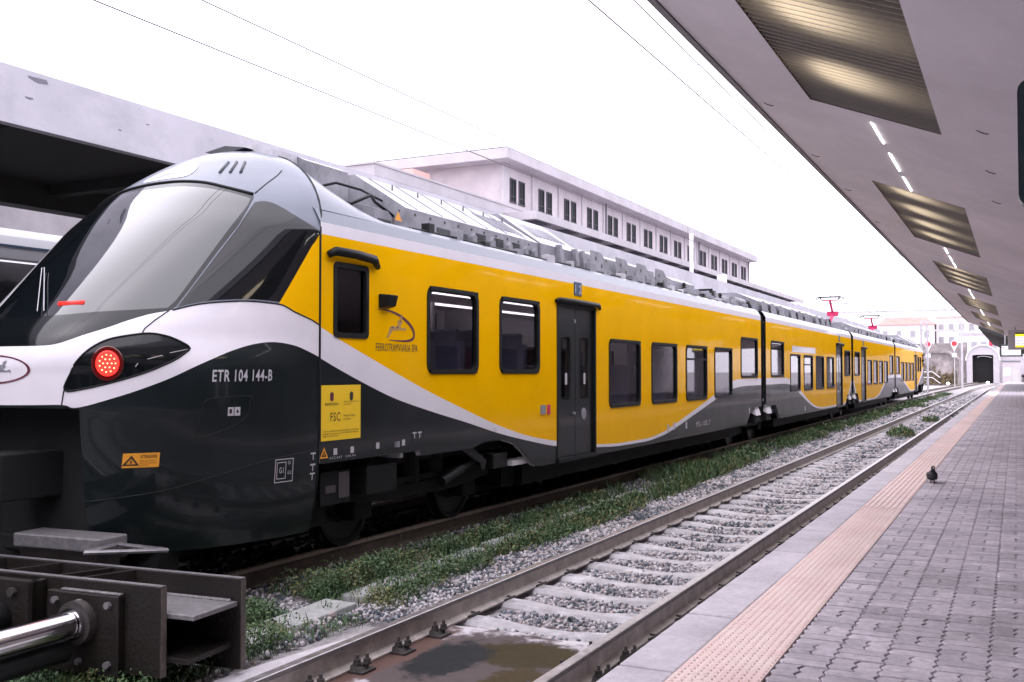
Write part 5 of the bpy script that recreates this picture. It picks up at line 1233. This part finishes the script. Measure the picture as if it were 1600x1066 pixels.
# ---- pantographs
M['panto'] = mat('pantograph_red', (.50, .012, .10), .5)
def panto(y, h):
    b = MB(); b.box(XC - .5, XC + .5, y - .6, y + .6, 3.62, 3.68)
    for sx_ in (-.4, .4):
        for sy_ in (-.5, .5): b.cyl((XC + sx_, y + sy_, 3.36), (XC + sx_, y + sy_, 3.64), .05, 8)
    g = b.build('pantograph', 'roof_g', train)
    b = MB(); b.tube([(XC, y - .3, 3.70), (XC, y + .75, h * .45 + 3.70 * .55)], .07, 8); b.tube([(XC, y + .75, h * .45 + 3.70 * .55), (XC, y, h - .14)], .05, 8); b.box(XC - .22, XC + .22, y + .62, y + .86, h * .45 + 3.70 * .55 - .10, h * .45 + 3.70 * .55 + .10); b.tube([(XC - .33, y, h - .14), (XC + .33, y, h - .14)], .03, 6); b.build('pantograph_arm', 'panto', g)
    b = MB()
    for dy in (-.18, .18): b.tube([(XC - .60, y + dy, h - .10), (XC - .45, y + dy, h), (XC + .45, y + dy, h), (XC + .60, y + dy, h - .10)], .022, 6)
    for sx_ in (-.42, .42): b.tube([(XC + sx_, y - .18, h), (XC + sx_ * .75, y, h - .14), (XC + sx_, y + .18, h)], .018, 6)
    b.build('contact_strip', 'under_g', g)
panto(43.6, 4.92); panto(57.0, 4.80)
# white guard sheet on the second car, rain hood
plate(car2, 'advert_panel', 28.4, 32.0, 2.33, 2.50, 'white_p', .003)

# ================================================================== BUFFER STOP
M['beam_end'] = mat('buffer_steel_end', (.085, .07, .06), .6, var=.4, vscale=16)
ca, sa = math.cos(R(5)), math.sin(R(5))
def BP(s, t, z): return (-4.5 - s * ca + t * sa, 5.05 - s * sa - t * ca, z)
def bbox(b, s0, s1, t0, t1, z0, z1, mi=0): b.hexa([BP(s0, t1, z0), BP(s0, t0, z0), BP(s1, t0, z0), BP(s1, t1, z0), BP(s0, t1, z1), BP(s0, t0, z1), BP(s1, t0, z1), BP(s1, t1, z1)], mi); return b
buf = empty('buffer_stop', BP(2, .3, -.2), 'dark steel hydraulic buffer stop beam with a polished piston', 'buffer stop')
b = bbox(MB(), 0, 4.3, 0, .055, -.14, .445); b.build('rear_flange', 'beam', buf, bevel=.006)
b = bbox(MB(), .22, 4.3, .49, .545, -.085, .47); b.build('front_flange', 'beam', buf, bevel=.006)
b = bbox(MB(), .02, 4.3, .058, .487, .27, .30); b.build('upper_web', 'beam_edge', buf, bevel=.004)
b = bbox(MB(), .06, 4.3, .058, .487, .0, .035); b.build('lower_web', 'beam', buf, bevel=.004)
for s in (.86, 1.06, 1.52, 2.05, 2.5, 3.0):
    b = MB(); b.hexa([BP(s + .10, .487, .302), BP(s, .058, .302), BP(s + .035, .058, .302), BP(s + .135, .487, .302), BP(s + .10, .487, .455), BP(s, .058, .44), BP(s + .035, .058, .44), BP(s + .135, .487, .455)]); b.build('stiffener', 'beam', buf)
for (s0, s1, t0, t1, z) in ((.0, 4.3, .008, .047, .4455), (.22, 4.3, .497, .538, .4705)):      # bare worn top edges
    b = bbox(MB(), s0, s1, t0, t1, z, z + .003); b.build('worn_edge', 'beam_edge', buf)
for s, t0, t1, z0, z1 in ((.0, .004, .051, -.135, .44), (.22, .494, .541, -.08, .465)):
    b = bbox(MB(), s - .004, s, t0, t1, z0, z1); b.build('worn_edge', 'beam_end', buf)
b = MB()
for i in range(46): s = .08 + .024 * i; b.ell(BP(s, .075, .305), (.020, .016, .012), 6, 4)
b.build('weld_bead', 'beam_edge', buf)
b = bbox(MB(), .50, 1.08, .547, .60, -.10, .40); b.build('piston_plate', 'beam', buf, bevel=.008)
b = bbox(MB(), .50, .98, .552, .585, .402, .415); b.build('weld_seam', 'beam_edge', buf, bevel=.004)
for s in (.57, .80, 1.0):
    for z in (-.02, .345):
        if s == .80 and z > 0: pass
        b = MB(); b.cyl(BP(s, .60, z), BP(s, .63, z), .022, 6); b.build('bolt', 'beam_edge', buf)
b = MB(); b.cyl(BP(.80, .60, .225), BP(.80, .66, .225), .135, 28); b.build('piston_collar', 'iron', buf, smooth='auto')
b = MB(); b.cyl(BP(.80, .66, .225), BP(.80, .69, .225), .098, 28); b.build('piston_seal', 'steel_pol', buf, smooth='auto')
b = MB(); b.cyl(BP(.80, .69, .225), (BP(.80, .69, .225)[0], 1.0, .20), .078, 28); b.build('piston_rod', 'steel_pol', buf, smooth='auto')
b = MB(); b.cyl((BP(.80, .69, .04)[0] - .04, BP(.8, .69, 0)[1], .06), (BP(.80, .69, .04)[0] - .04, 1.0, .02), .07, 20); b.build('guide_tube', 'under_g', buf, smooth='auto')
b = bbox(MB(), 1.14, 1.9, .60, .66, -.06, .455); bbox(b, 1.14, 1.18, .547, .66, -.06, .455); b.build('bracket_plate', 'beam', buf, bevel=.006)
for s in (1.30, 1.52, 1.75): b = MB(); b.cyl(BP(s, .66, .38), BP(s, .69, .38), .03, 6); b.build('bolt', 'iron', buf)
b = MB(); b.cyl(BP(1.42, .66, .20), (BP(1.42, .66, .2)[0], 1.0, .18), .11, 24); b.build('shock_cylinder', 'under_g', buf, smooth='auto')
b = bbox(MB(), 1.45, 2.3, -.50, -.22, .46, .565); b.build('buffer_pad', 'beam_edge', buf, bevel=.012)
b = bbox(MB(), 1.5, 2.25, -.48, -.24, .22, .458); b.build('pad_stack', 'beam', buf, bevel=.01)
b = MB(); q = [BP(1.42, -.05, .50), BP(.95, -.35, .50), BP(1.45, -.40, .50)]
b.tube(q + [q[0]], .018, 6); b.build('pad_frame', 'beam_edge', buf)
b = MB(); b.box(-9.2, -4.9, .1, 1.05, -.4, .62); b.build('anchor_block', 'conc', buf, bevel=.02)

# ================================================================== LEFT SIDE: platform, canopy, second train, wall
b = MB(); b.box(-12.35, -8.75, -12, 76, -.4, .55); setp(b.build('platform_beyond_train', 'slab'), kind='structure')
lc = empty('platform_canopy', (-10.9, 20, .55), 'flat canopy with broad pale fascia behind the yellow train', 'canopy')
b = MB(); b.box(-9.07, -8.95, -12, 78, 4.272, 4.86); b.build('fascia', 'fascia', lc)
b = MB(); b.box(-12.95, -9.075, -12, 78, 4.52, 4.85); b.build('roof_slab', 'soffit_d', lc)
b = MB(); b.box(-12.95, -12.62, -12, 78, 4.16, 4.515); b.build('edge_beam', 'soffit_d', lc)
for y in range(-8, 78, 3):
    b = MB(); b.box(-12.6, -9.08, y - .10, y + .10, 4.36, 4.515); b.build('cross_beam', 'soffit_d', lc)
for y in range(-6, 78, 12):
    b = MB(); b.box(-11.2, -10.8, y - .2, y + .2, .5, 4.5); b.build('pillar', 'slab', lc)
for y, z, w in ((6.75, 4.80, .10), (6.72, 4.58, .04), (7.9, 4.5, .02), (8.3, 4.65, .02)):
    b = MB(); b.prism([(y, z), (y + w * 2.2, z + w * .1), (y + w * 2.4, z - w * .3), (y + w * 1.2, z - w * .45), (y + w * .2, z - w * .2)], 'x', -8.949, -8.946); b.build('spalled_patch', 'bldg_g', lc)
M['stone_w2'] = mat('weathered_wall', (.30, .28, .295), .95, var=.25, vscale=.9, bump=.2)
M['train_w'] = mat('white_train_paint', (.34, .345, .38), .4, var=.08, vscale=2)
wt = empty('white_train', (-14.4, 14, 0), 'white train with dark window band under the canopy behind', 'train')
sec = [(-13.0, .6), (-12.98, 3.42), (-13.10, 3.60), (-13.35, 3.80), (-13.8, 3.98), (-15.3, 3.95), (-15.8, 3.6), (-15.8, .6)]
b = MB(); b.prism(sec, 'y', 2, 48); b.build('body', 'train_w', wt)
b = MB(); b.hexa([(-13.092, 2.2, 3.60), (-13.112, 2.2, 3.635), (-13.112, 47.8, 3.635), (-13.092, 47.8, 3.60), (-13.085, 2.2, 3.605), (-13.105, 2.2, 3.64), (-13.105, 47.8, 3.64), (-13.085, 47.8, 3.605)]); b.build('blue_line', 'blue_m', wt)
b = MB(); b.box(-12.99, -12.965, 2.2, 47.8, 1.6, 3.42); b.build('window_band', 'black_gl', wt)
b = MB(); b.box(-12.99, -12.955, 2.2, 47.8, 3.36, 3.385); b.build('trim_strip', 'steel_pol', wt)
b = MB(); b.box(-15.6, -13.2, 3, 47, .1, .6); b.build('underframe', 'under', wt)
b = MB(); b.box(-18.3, -17.8, -12, 90, -.4, 5.4); b.box(-18.4, -17.7, -12, 90, 5.4, 5.55)
setp(b.build('boundary_wall', 'stone_w2'), 'pale weathered wall behind the white train', 'wall')

# ================================================================== STATION BUILDING
sb = empty('station_building', (-35, 65, 0), 'long white station building with paired dark windows and flat roof', 'building')
b = MB(); b.box(-60, -20.0, 28.7, 98, -.4, 8.25); b.build('lower_wall', 'bldg', sb)
b = MB(); b.box(-60, -19.75, 28.45, 98.2, 8.575, 8.98); b.box(-60, -19.9, 28.6, 98.1, 8.25, 8.57); b.box(-59, -20.2, 28.9, 97.8, 8.98, 9.02); b.build('parapet', 'bldg_t', sb)
b = MB(); b.box(-60, -19.72, 28.4, 98.25, 8.985, 9.06); b.build('parapet_cap', 'bldg_t', sb)
b = MB(); b.box(-58, -22.8, 44.0, 95.6, 9.07, 12.2); b.build('upper_wall', 'bldg', sb)
b = MB(); b.box(-58.5, -22.0, 43.0, 95.6, 12.205, 12.72); b.build('cornice', 'bldg_t', sb, bevel=.03)
b = MB(); b.box(-58.4, -22.1, 43.1, 95.5, 12.723, 12.80); b.build('roof_edge', 'bldg_g', sb)
b = MB(); b.box(-22.83, -22.70, 43.9, 44.55, 9.07, 12.2); b.build('corner_pier', 'bldg_t', sb)
PY = [45.62 + 3.40 * k for k in range(15)]
for k, y in enumerate(PY):
    if k: b = MB(); b.box(-22.83, -22.72, y - 1.72, y - 1.52, 9.9, 12.2); b.build('pilaster', 'bldg_t', sb)
    for dy in (-.5, .5):
        b = MB(); ya, yb = y + dy - .29, y + dy + .29
        b.box(-22.84, -22.745, ya - .10, yb + .10, 10.35, 10.41); b.box(-22.84, -22.75, ya - .05, ya, 10.415, 11.52); b.box(-22.84, -22.75, yb, yb + .05, 10.415, 11.52); b.box(-22.84, -22.75, ya - .05, yb + .05, 11.525, 11.60)
        f = b.build('window_frame', 'win_frame', sb)
        b = MB(); b.box(-22.82, -22.79, ya, yb, 10.415, 11.52); b.build('window_pane', 'bpane', f)
        b = MB(); b.box(-22.788, -22.77, (ya + yb) / 2 - .012, (ya + yb) / 2 + .012, 10.415, 11.52); b.box(-22.788, -22.772, ya, yb, 10.68, 10.72); b.build('glazing_bar', 'win_frame', f)
b = MB(); b.box(-19.99, -18.2, 38.2, 98, 8.56, 8.64); b.box(-19.9, -18.3, 38.3, 97.9, 8.46, 8.49); b.build('ledge', 'bldg_t', sb)
b = MB(); b.box(-18.28, -18.16, 38.15, 98, 8.28, 8.557); b.box(-19.99, -18.285, 38.15, 38.27, 8.28, 8.557); b.build('ledge_fascia', 'bldg_t', sb)
for k in range(20):
    y = 39.8 + 3.2 * k
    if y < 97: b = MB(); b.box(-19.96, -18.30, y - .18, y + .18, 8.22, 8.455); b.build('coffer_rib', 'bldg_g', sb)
for y in (57.8, 78.2, 95.0):
    b = MB(); b.cyl((-22.68, y, 9.07), (-22.68, y, 12.2), .06, 8); b.build('drainpipe', 'bldg_g', sb)
for x, y, h in ((-25, 47, 1.6), (-24, 66, 2.2), (-26, 83, 1.4)):
    b = MB(); b.cyl((x, y, 12.78), (x, y, 12.78 + h), .03, 6)
    for q in range(4): b.cyl((x - .35 + .04 * q, y, 12.78 + h - .1 - .14 * q), (x + .35 - .04 * q, y, 12.78 + h - .1 - .14 * q), .015, 5)
    b.build('aerial', 'galv', sb)
b = MB(); b.box(-27.4, -26.0, 40.7, 42.3, 9.07, 11.62); setp(b.build('roof_cabin', 'roof_red', None, bevel=.03), 'small orange-red cabin on the station building roof', 'cabin')
b = MB()
for y in np.arange(93.5, 97.9, .7): b.cyl((-18.3, y, 8.57), (-18.3, y, 9.7), .03, 6)
for z in (8.95, 9.3, 9.7): b.cyl((-18.3, 93.5, z), (-18.3, 97.7, z), .03, 6)
b.build('roof_railing', 'galv', sb)
b = MB(); b.cyl((-17.0, 57.0, -.2), (-17.0, 57.0, 9.9), .13, 12); b.cyl((-17.0, 57.0, -.2), (-17.0, 57.0, .4), .22, 12); setp(b.build('light_mast', 'white_m', None, smooth='auto'), 'slim white mast in front of the station building', 'mast')
b = MB(); b.cyl((-17.0, 63.8, -.2), (-17.0, 63.8, 7.9), .12, 12); b.box(-17.25, -16.75, 63.5, 64.1, 7.4, 8.05); setp(b.build('loudspeaker_post', 'white_m', None, smooth='auto'), 'short white post with a box below the building ledge', 'post')

# ================================================================== OVERHEAD LINE
def wire(name, pts, r, label, cat='wire', group='overhead wires'):
    b = MB(); b.tube(pts, r, 5); return setp(b.build(name, 'wire', None), label, cat, group)
def sag(x, z0, z1, y0, y1, dip, n=12): return [(x + bend(y) * .6, y, z0 + (z1 - z0) * t - dip * 4 * t * (1 - t)) for t, y in ((i / n, y0 + (y1 - y0) * i / n) for i in range(n + 1))]
spans = [(-14, 46), (46, 84), (84, 130)]
MS = {}
for xx, wl_, nm in ((-3.25, 5.01, 'the empty track'), (-7.0, 4.98, 'the yellow train')):
    pts = [p for a, c in spans for p in sag(xx, wl_, wl_, a, c, .02)]; wire('contact_wire', pts, .007, 'thin contact wire running over %s' % nm)
    pts = [p for a, c in spans for p in sag(xx, 5.75, 5.75, a, c, .40)]; wire('messenger_wire', pts, .007, 'sagging messenger wire above the contact wire over %s' % nm)
    k = 0
    for a, c in spans:
        for t in (.08, .25, .42, .62, .8, .94):
            y = a + (c - a) * t; k += 1
            od = ('first', 'second', 'third', 'fourth', 'fifth', 'sixth', 'seventh', 'eighth', 'ninth', 'tenth', 'eleventh', 'twelfth', 'thirteenth', 'fourteenth', 'fifteenth', 'sixteenth', 'seventeenth', 'last')[k - 1]
            b = MB(); b.cyl((xx + bend(y) * .6, y, wl_ - .02 * 4 * t * (1 - t)), (xx + bend(y) * .6, y, 5.75 - .40 * 4 * t * (1 - t)), .005, 5)
            setp(b.build('dropper_wire', 'wire', None), '%s dropper from the near end between the two wires over %s' % (od, nm), 'wire', 'droppers over %s' % nm)
def gantry(y, x0, x1, z, label):
    g = empty('catenary_gantry', (x0, y, -.2), label, 'gantry', 'catenary gantries')
    for x in (x0, x1):
        b = MB(); b.box(x - .12, x + .12, y - .12, y + .12, -.3, z + .9); b.build('post', 'galv', g)
    b = MB(); b.box(x0, x1, y - .05, y + .05, z - .05, z + .05); b.build('beam', 'galv', g)
    b = MB(); b.box(x0, x1, y - .04, y + .04, z + .75, z + .83); n = 9
    for i in range(n): xa, xb = x0 + (x1 - x0) * i / n, x0 + (x1 - x0) * (i + 1) / n; b.tube([(xa, y, z + .05 if i % 2 else z + .75), (xb, y, z + .75 if i % 2 else z + .05)], .025, 5)
    b.build('lattice', 'galv', g)
    for x in (-3.25, -7.0, -14.4):
        b = MB(); b.cyl((x + .3, y, z), (x + .3, y, z - .7), .03, 6); b.tube([(x + .3, y, z - .65), (x - .2, y - .02, z - .5), (x - .9, y, z - .55)], .02, 5); b.build('registration_arm', 'galv', g)
gantry(84, -24, 2.4, 6.5, 'grey lattice gantry spanning the tracks beyond the train end')
gantry(112, -26, 3.0, 7.4, 'paler second gantry spanning the tracks farther back')
# lattice mast and signals past the train
g = empty('lattice_mast', (-6.55, 86, -.2), 'grey lattice mast just past the far end of the yellow train', 'mast')
for dx in (-.22, .22):
    for dy in (-.22, .22): b = MB(); b.box(-6.55 + dx - .04, -6.55 + dx + .04, 86 + dy - .04, 86 + dy + .04, -.3, 5.6); b.build('leg', 'galv', g)
b = MB()
for k in range(12): z = .0 + .45 * k; s = 1 if k % 2 else -1; b.tube([(-6.77, 85.78, z if s > 0 else z + .45), (-6.33, 85.78, z + .45 if s > 0 else z)], .022, 5)
b.build('bracing', 'galv', g)
def signal(x, y, z, label):
    g = empty('signal', (x, y, -.2), label, 'signal', 'red signals')
    b = MB(); b.box(x - .05, x + .05, y + .08, y + .18, -.3, z + 1.4); b.build('post', 'galv', g)
    b = MB(); k = 20; ring_ = [(x + .36 * math.cos(6.2832 * i / k), z + .36 * math.sin(6.2832 * i / k)) for i in range(k)]; b.prism(ring_, 'y', y, y + .08); b.prism([(x - .3, z - .25), (x + .3, z - .25), (x, z - .85)], 'y', y + .005, y + .075); b.build('backboard', 'white_m', g)
    b = MB(); b.prism([(x + .27 * math.cos(6.2832 * i / k), z + .27 * math.sin(6.2832 * i / k)) for i in range(k)], 'y', y - .03, y - .002); b.build('lens_hood', 'red', g)
    b = MB(); b.prism([(x + .14 * math.cos(6.2832 * i / k), z + .14 * math.sin(6.2832 * i / k)) for i in range(k)], 'y', y - .06, y - .032); b.build('lamp', 'red_l', g)
    b = MB(); b.box(x - .25, x + .25, y, y + .05, z - 1.5, z - 1.05); b.build('number_plate', 'white_m', g)
signal(-8.75, 120, 4.79, 'left of the two red signals past the train'); signal(-6.07, 120, 4.82, 'right of the two red signals, nearer the tunnel')
b = MB(); b.box(-9.55, -9.35, 119.9, 120.1, -.3, 7.4); b.box(-5.4, -5.2, 119.9, 120.1, -.3, 7.4); b.box(-9.6, -5.1, 119.95, 120.05, 6.2, 6.4); b.box(-9.6, -5.1, 119.95, 120.05, 7.2, 7.35)
setp(b.build('signal_bridge', 'galv', None), 'grey signal bridge carrying the two red signals', 'signal bridge')

# ================================================================== FAR END: wall, tunnel, houses
b = MB(); b.prism([(-40, -.4), (-7.1, -.4), (-7.1, 3.2), (-8.6, 4.3), (-40, 4.3)], 'y', 152, 160); b.prism([(-40, 4.3), (-8.6, 4.3), (-7.1, 3.2), (-7.1, 3.5), (-8.5, 4.6), (-40, 4.6)], 'y', 151.8, 160)
rw = setp(b.build('retaining_wall', 'stone_w'), 'stained stone retaining wall left of the tunnel mouth', 'wall')
n = 2600; x = np.random.uniform(-12.6, -7.4, n); t = np.random.rand(n); z = t * (.9 + 2.6 * vnoise(x, x * 0, 3.1, 11) ** 1.3)
V, F = leaves(np.stack([x, np.full(n, 151.9), z], -1), np.random.uniform(.10, .26, n), (-1.2, .8), .4)
setp(new_obj('dry_ivy', fast_mesh('dry_ivy', V, F, ['ivy'])), 'brown dry ivy creeping up the retaining wall', 'ivy', kind='stuff')
tn = empty('tunnel_portal', (-4.9, 182, -.2), 'pale arched tunnel mouth with a black opening at the end of the line', 'tunnel')
arch = [(-4.9 + 2.45 * math.cos(t), 3.55 + 2.45 * math.sin(t)) for t in np.linspace(0, PI, 17)]
b = MB(); out = [(-2.45, -.2)] + arch + [(-7.35, -.2)]; inn = [(-3.34, -.2), (-3.34, 4.35)] + [(-4.9 + 1.56 * math.cos(t), 4.35 + .15 * math.sin(t)) for t in np.linspace(.1, PI - .1, 9)] + [(-6.46, 4.35), (-6.46, -.2)]
poly = out + inn[::-1]; b.prism(poly, 'y', 181.2, 182); b.build('portal_wall', 'bldg_t', tn)
b = MB(); o2 = [(-4.9 + 2.62 * math.cos(t), 3.55 + 2.62 * math.sin(t)) for t in np.linspace(0, PI, 17)]; b.prism(o2 + arch[::-1], 'y', 181.0, 182.1); b.build('arch_rim', 'white_m', tn)
b = MB(); b.box(-6.5, -3.3, 182.05, 215, -.2, 4.6); b.build('tunnel_bore', 'black', tn)
b = MB(); b.tube([(-5.7, 181.1, 4.05), (-5.2, 181.1, 4.25), (-4.4, 181.1, 4.2), (-3.6, 181.1, 4.0)], .04, 5); b.build('cable_bracket', 'galv', tn)
b = MB(); b.box(-2.4, 14, 183, 187, -.4, 5.2); setp(b.build('cutting_wall', 'bldg_t'), 'pale wall right of the tunnel mouth', 'wall')
b = MB(); b.box(-16, -7.5, 184, 188, -.4, 6.5); setp(b.build('cutting_wall', 'stone_w'), 'grey wall rising behind the stained retaining wall', 'wall')
hut = empty('trackside_hut', (-.9, 172, -.2), 'small pale hut with lit window beside the tunnel mouth', 'hut')
b = MB(); b.box(-1.9, .5, 171, 174, -.3, 3.2); b.build('wall', 'bldg', hut); b = MB(); b.box(-2.0, .6, 170.9, 174.1, 3.2, 3.4); b.build('roof', 'bldg_g', hut)
b = MB(); b.box(-1.6, -.9, 170.95, 171.0, 1.2, 2.2); b.build('window', 'wht_l', hut); b = MB(); b.box(-.5, .2, 170.95, 171.0, -.2, 1.9); b.build_each('door', 'galv', hut)
b = MB(); b.box(-3.95, -3.45, 181.2, 181.5, 5.75, 7.1); b.box(-3.75, -3.65, 181.5, 181.6, 5.0, 6.5); setp(b.build('red_sign', 'red'), 'tall red sign board above the tunnel mouth', 'sign')
def house(name, label, x0, x1, y, z1, wallm, roofm, cols, rows, roof=True, zb=0., d=14):
    h = empty(name, ((x0 + x1) / 2, y, 0), label, 'building')
    b = MB(); b.box(x0, x1, y, y + d, zb - .4, z1); b.build('wall', wallm, h)
    if roof: b = MB(); xm = (x0 + x1) / 2; b.prism([(x0 - .5, z1), (x1 + .5, z1), (x1 - 1.5, z1 + 1.6), (x0 + 1.5, z1 + 1.6)], 'y', y - .5, y + d + .5); b.build('roof', roofm, h)
    else: b = MB(); b.box(x0 - .2, x1 + .2, y - .2, y + d, z1, z1 + .5); b.build('roof', roofm, h)
    for c in range(cols):
        for r_ in range(rows):
            x = x0 + (x1 - x0) * (c + .5) / cols; z = z1 - 2.2 - 3.1 * r_
            if z < zb + 1: continue
            b = MB(); b.box(x - .55, x + .55, y - .04, y + .05, z - .75, z + .75); w = b.build('window', 'house_win', h)
            b = MB(); b.box(x - .7, x + .7, y - .12, y, z - .9, z - .78); b.build('window_sill', 'bldg_t', w)
house('red_roofed_house', 'pale house with red tiled roof left of the signals', -30, -17.5, 258, 13.0, 'house', 'roof_red', 4, 3)
house('apartment_block', 'cream apartment block with flat red roof edge above the tunnel', -17.2, -8.3, 262, 14.6, 'house', 'roof_red', 4, 4, False)
house('low_house', 'low pink house right above the tunnel arch', -10.5, -3.2, 228, 9.3, 'house', 'bldg_t', 4, 2, False)
house('far_house', 'pale house behind the platform boards', -2.6, 9, 235, 10.5, 'house', 'bldg_t', 4, 3, False)
house('grey_house', 'wide pale house behind the lattice mast', -52, -31, 270, 11.5, 'house', 'bldg_t', 6, 3, False)
# stair rail by the wall and ground marker lights
b = MB(); 
for s in (0, .8): b.tube([(-11.6, 149.5, .9 + s), (-10.4, 149.5, .9 + s), (-9.4, 149.5, .1 + s)], .06, 6)
setp(b.build('stair_rail', 'white_m'), 'white stair rail at the foot of the retaining wall', 'railing')
for x, y, l in ((-8.2, 146, 'white ground lamp by the retaining wall'), (-3.7, 160, 'white ground lamp between the tracks near the tunnel')):
    b = MB(); b.ell((x, y, .12), (.22, .1, .16), 10, 6); setp(b.build('ground_lamp', 'wht_l'), l, 'lamp', 'ground lamps')

fc = empty('far_canopy', (3, 80, .55), 'dark far canopy past the end of the plaster canopy', 'canopy')
sec = [(-2.0, 4.35), (-1.2, 3.98), (.4, 3.45), (3.2, 3.2), (7.6, 4.2), (7.6, 4.4), (-2.0, 4.5)]
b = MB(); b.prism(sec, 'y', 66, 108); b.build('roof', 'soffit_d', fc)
for y in (70, 84, 98): b = MB(); b.box(2.9, 3.5, y - .25, y + .25, .5, 3.35); b.build('pillar', 'slab', fc)
# ================================================================== PLATFORM BOARDS AND SIGNS
def board(x0, x1, y, z0, z1, label, housing, rows):
    g = empty('departure_board', (x0, y, z0), label, 'board', 'hanging platform boards')
    b = MB(); b.box(x0, x1, y, y + .18, z0, z1); b.build('housing', housing, g, bevel=.015)
    for i, (a, c, d, e, m) in enumerate(rows): b = MB(); b.box(x0 + (x1 - x0) * a, x0 + (x1 - x0) * c, y - .006, y - .001 + .0005 * i, z0 + (z1 - z0) * d, z0 + (z1 - z0) * e); b.build_each('screen_band', m, g)
    for x in (x0 + .25, x1 - .25): b = MB(); b.cyl((x, y + .09, z1 - .01), (x, y + .09, 3.9), .025, 8); b.build('hanger', 'galv', g)
    return g
g = board(-.27, 1.3, 42, 2.59, 3.33, 'grey departure board with yellow bands hanging from the right canopy', 'board_g', [(.16, .97, .80, .87, 'board_k'), (.16, .97, .68, .80, 'board_y'), (.16, .97, .22, .68, 'board_w'), (.16, .97, .13, .22, 'board_y')])
for i, z in enumerate((3.03, 2.92, 2.80)):
    V, Fq = text_mesh(('Corato 14:02', 'Barletta', 'Bari Centrale')[i], .065); me = bpy.data.meshes.new('board_text'); me.from_pydata([(v[0] + .04, 41.99, z + v[1]) for v in V], [], Fq); me.materials.append(M['board_b']); new_obj('board_text', me, g)
board(-.78, .32, 60, 2.57, 3.22, 'black framed white screen hanging behind the departure board', 'board_k', [(.08, .92, .12, .88, 'board_w'), (.08, .25, .74, .80, 'red')])
b = MB(); b.prism(rrect(.022, .75, 2.60, 3.235, .06), 'y', 5.5, 5.62); b.cyl((.4, 5.56, 3.23), (.4, 5.56, 3.6), .02, 8); setp(b.build('hanging_sign', 'dark_sign', None), 'dark rounded sign hanging at the right edge near the camera', 'sign')
b = MB(); b.box(.20, .62, 50, 50.04, 1.28, 1.66); b.cyl((.41, 50.02, .55), (.41, 50.02, 1.28), .03, 8); g = empty('platform_sign', (.41, 50, .55), 'small white sign with black letter far along the platform', 'sign'); b.build('plate', 'white_m', g)
V, Fq = text_mesh('T', .34, .02); me = bpy.data.meshes.new('letter'); me.from_pydata([(v[0] + .22, 49.985, 1.35 + v[1]) for v in V], [], Fq); me.materials.append(M['black']); new_obj('letter', me, g)

# ================================================================== PIGEON
def pigeon(x, y, z, yaw):
    b = MB(); c_, s_ = math.cos(yaw), math.sin(yaw)
    def T(p): p = [v * .88 for v in p]; return (x + p[0] * c_ - p[1] * s_, y + p[0] * s_ + p[1] * c_, z + p[2])
    path = [(0, .165, .045), (0, .12, .052), (0, .07, .068), (0, .02, .085), (0, -.03, .100), (0, -.06, .122), (0, -.070, .148), (0, -.074, .172), (0, -.084, .194), (0, -.104, .203), (0, -.118, .199)]
    rad = [.006, .022, .043, .054, .055, .045, .029, .021, .023, .019, .008]
    b.tube([T(p) for p in path], rad, 14)
    b.v = [v for v in b.v]
    for s in (-1, 1):      # folded wings
        b.ell(T((s * .046, .04, .085)), (.018, .078, .036), 10, 6, rot=Matrix.Rotation(yaw, 3, 'Z') @ Matrix.Rotation(R(14), 3, 'X'))
    b.hexa([T(p) for p in ((-.03, .12, .045), (.03, .12, .045), (.025, .21, .028), (-.025, .21, .028), (-.03, .12, .055), (.03, .12, .055), (.025, .21, .034), (-.025, .21, .034))])
    b.tube([T((0, -.112, .200)), T((0, -.132, .194)), T((0, -.140, .188))], [.006, .004, .0015], 6, 1)
    b.ell(T((0, -.117, .203)), (.006, .006, .004), 6, 4, 1)
    for s in (-1, 1):
        b.tube([T((s * .022, .0, .05)), T((s * .022, -.004, .022)), T((s * .022, -.002, .004))], [.010, .0045, .004], 6, 2)
        for a in (-.5, 0, .5): b.tube([T((s * .022, -.002, .004)), T((s * .022 + math.sin(a) * .028, -.002 - math.cos(a) * .028, .003))], .003, 5, 2)
        b.tube([T((s * .022, -.002, .004)), T((s * .022, .016, .003))], .003, 5, 2)
        b.ell(T((s * .020, -.097, .203)), (.004, .004, .004), 6, 4, 1)
    return b.build('pigeon', ['pigeon', 'pig_w', 'pig_leg'], None, smooth=True)
setp(pigeon(-.845, 11.97, .553, R(10)), 'dark pigeon walking on the platform beside the tactile strip', 'pigeon')

# ================================================================== BEHIND AND BESIDE THE CAMERA (seen as reflections in the train)
hw = empty('station_hall', (7.9, 10, .55), 'pale station hall wall with posters along the back of the platform', 'building')
b = MB(); b.box(7.55, 8.0, -12, 60, .4, 3.95); b.build('wall', 'hall', hw)
for k in range(11):
    y = -9 + 5 * k; b = MB(); b.box(7.47, 7.545, y, y + 1.4, .6, 2.7); b.build('doorway', 'bpane', hw)
    b = MB(); b.box(7.50, 7.545, y + 2.2, y + 3.6, 1.1, 2.7); b.build('poster', ('red', 'txt_m', 'board_b', 'board_w')[k % 4], hw)
ch = empty('concourse_building', (-6, -18, 0), 'grey concourse building closing the ends of the tracks', 'building')
b = MB(); b.box(-22, 12, -24, -15, -.4, 7.5); b.build('wall', 'bldg_g', ch)
for k in range(8): b = MB(); b.box(-20 + 4 * k, -17.4 + 4 * k, -15, -14.95, .3, 3.4); b.build('entrance', 'bpane', ch)
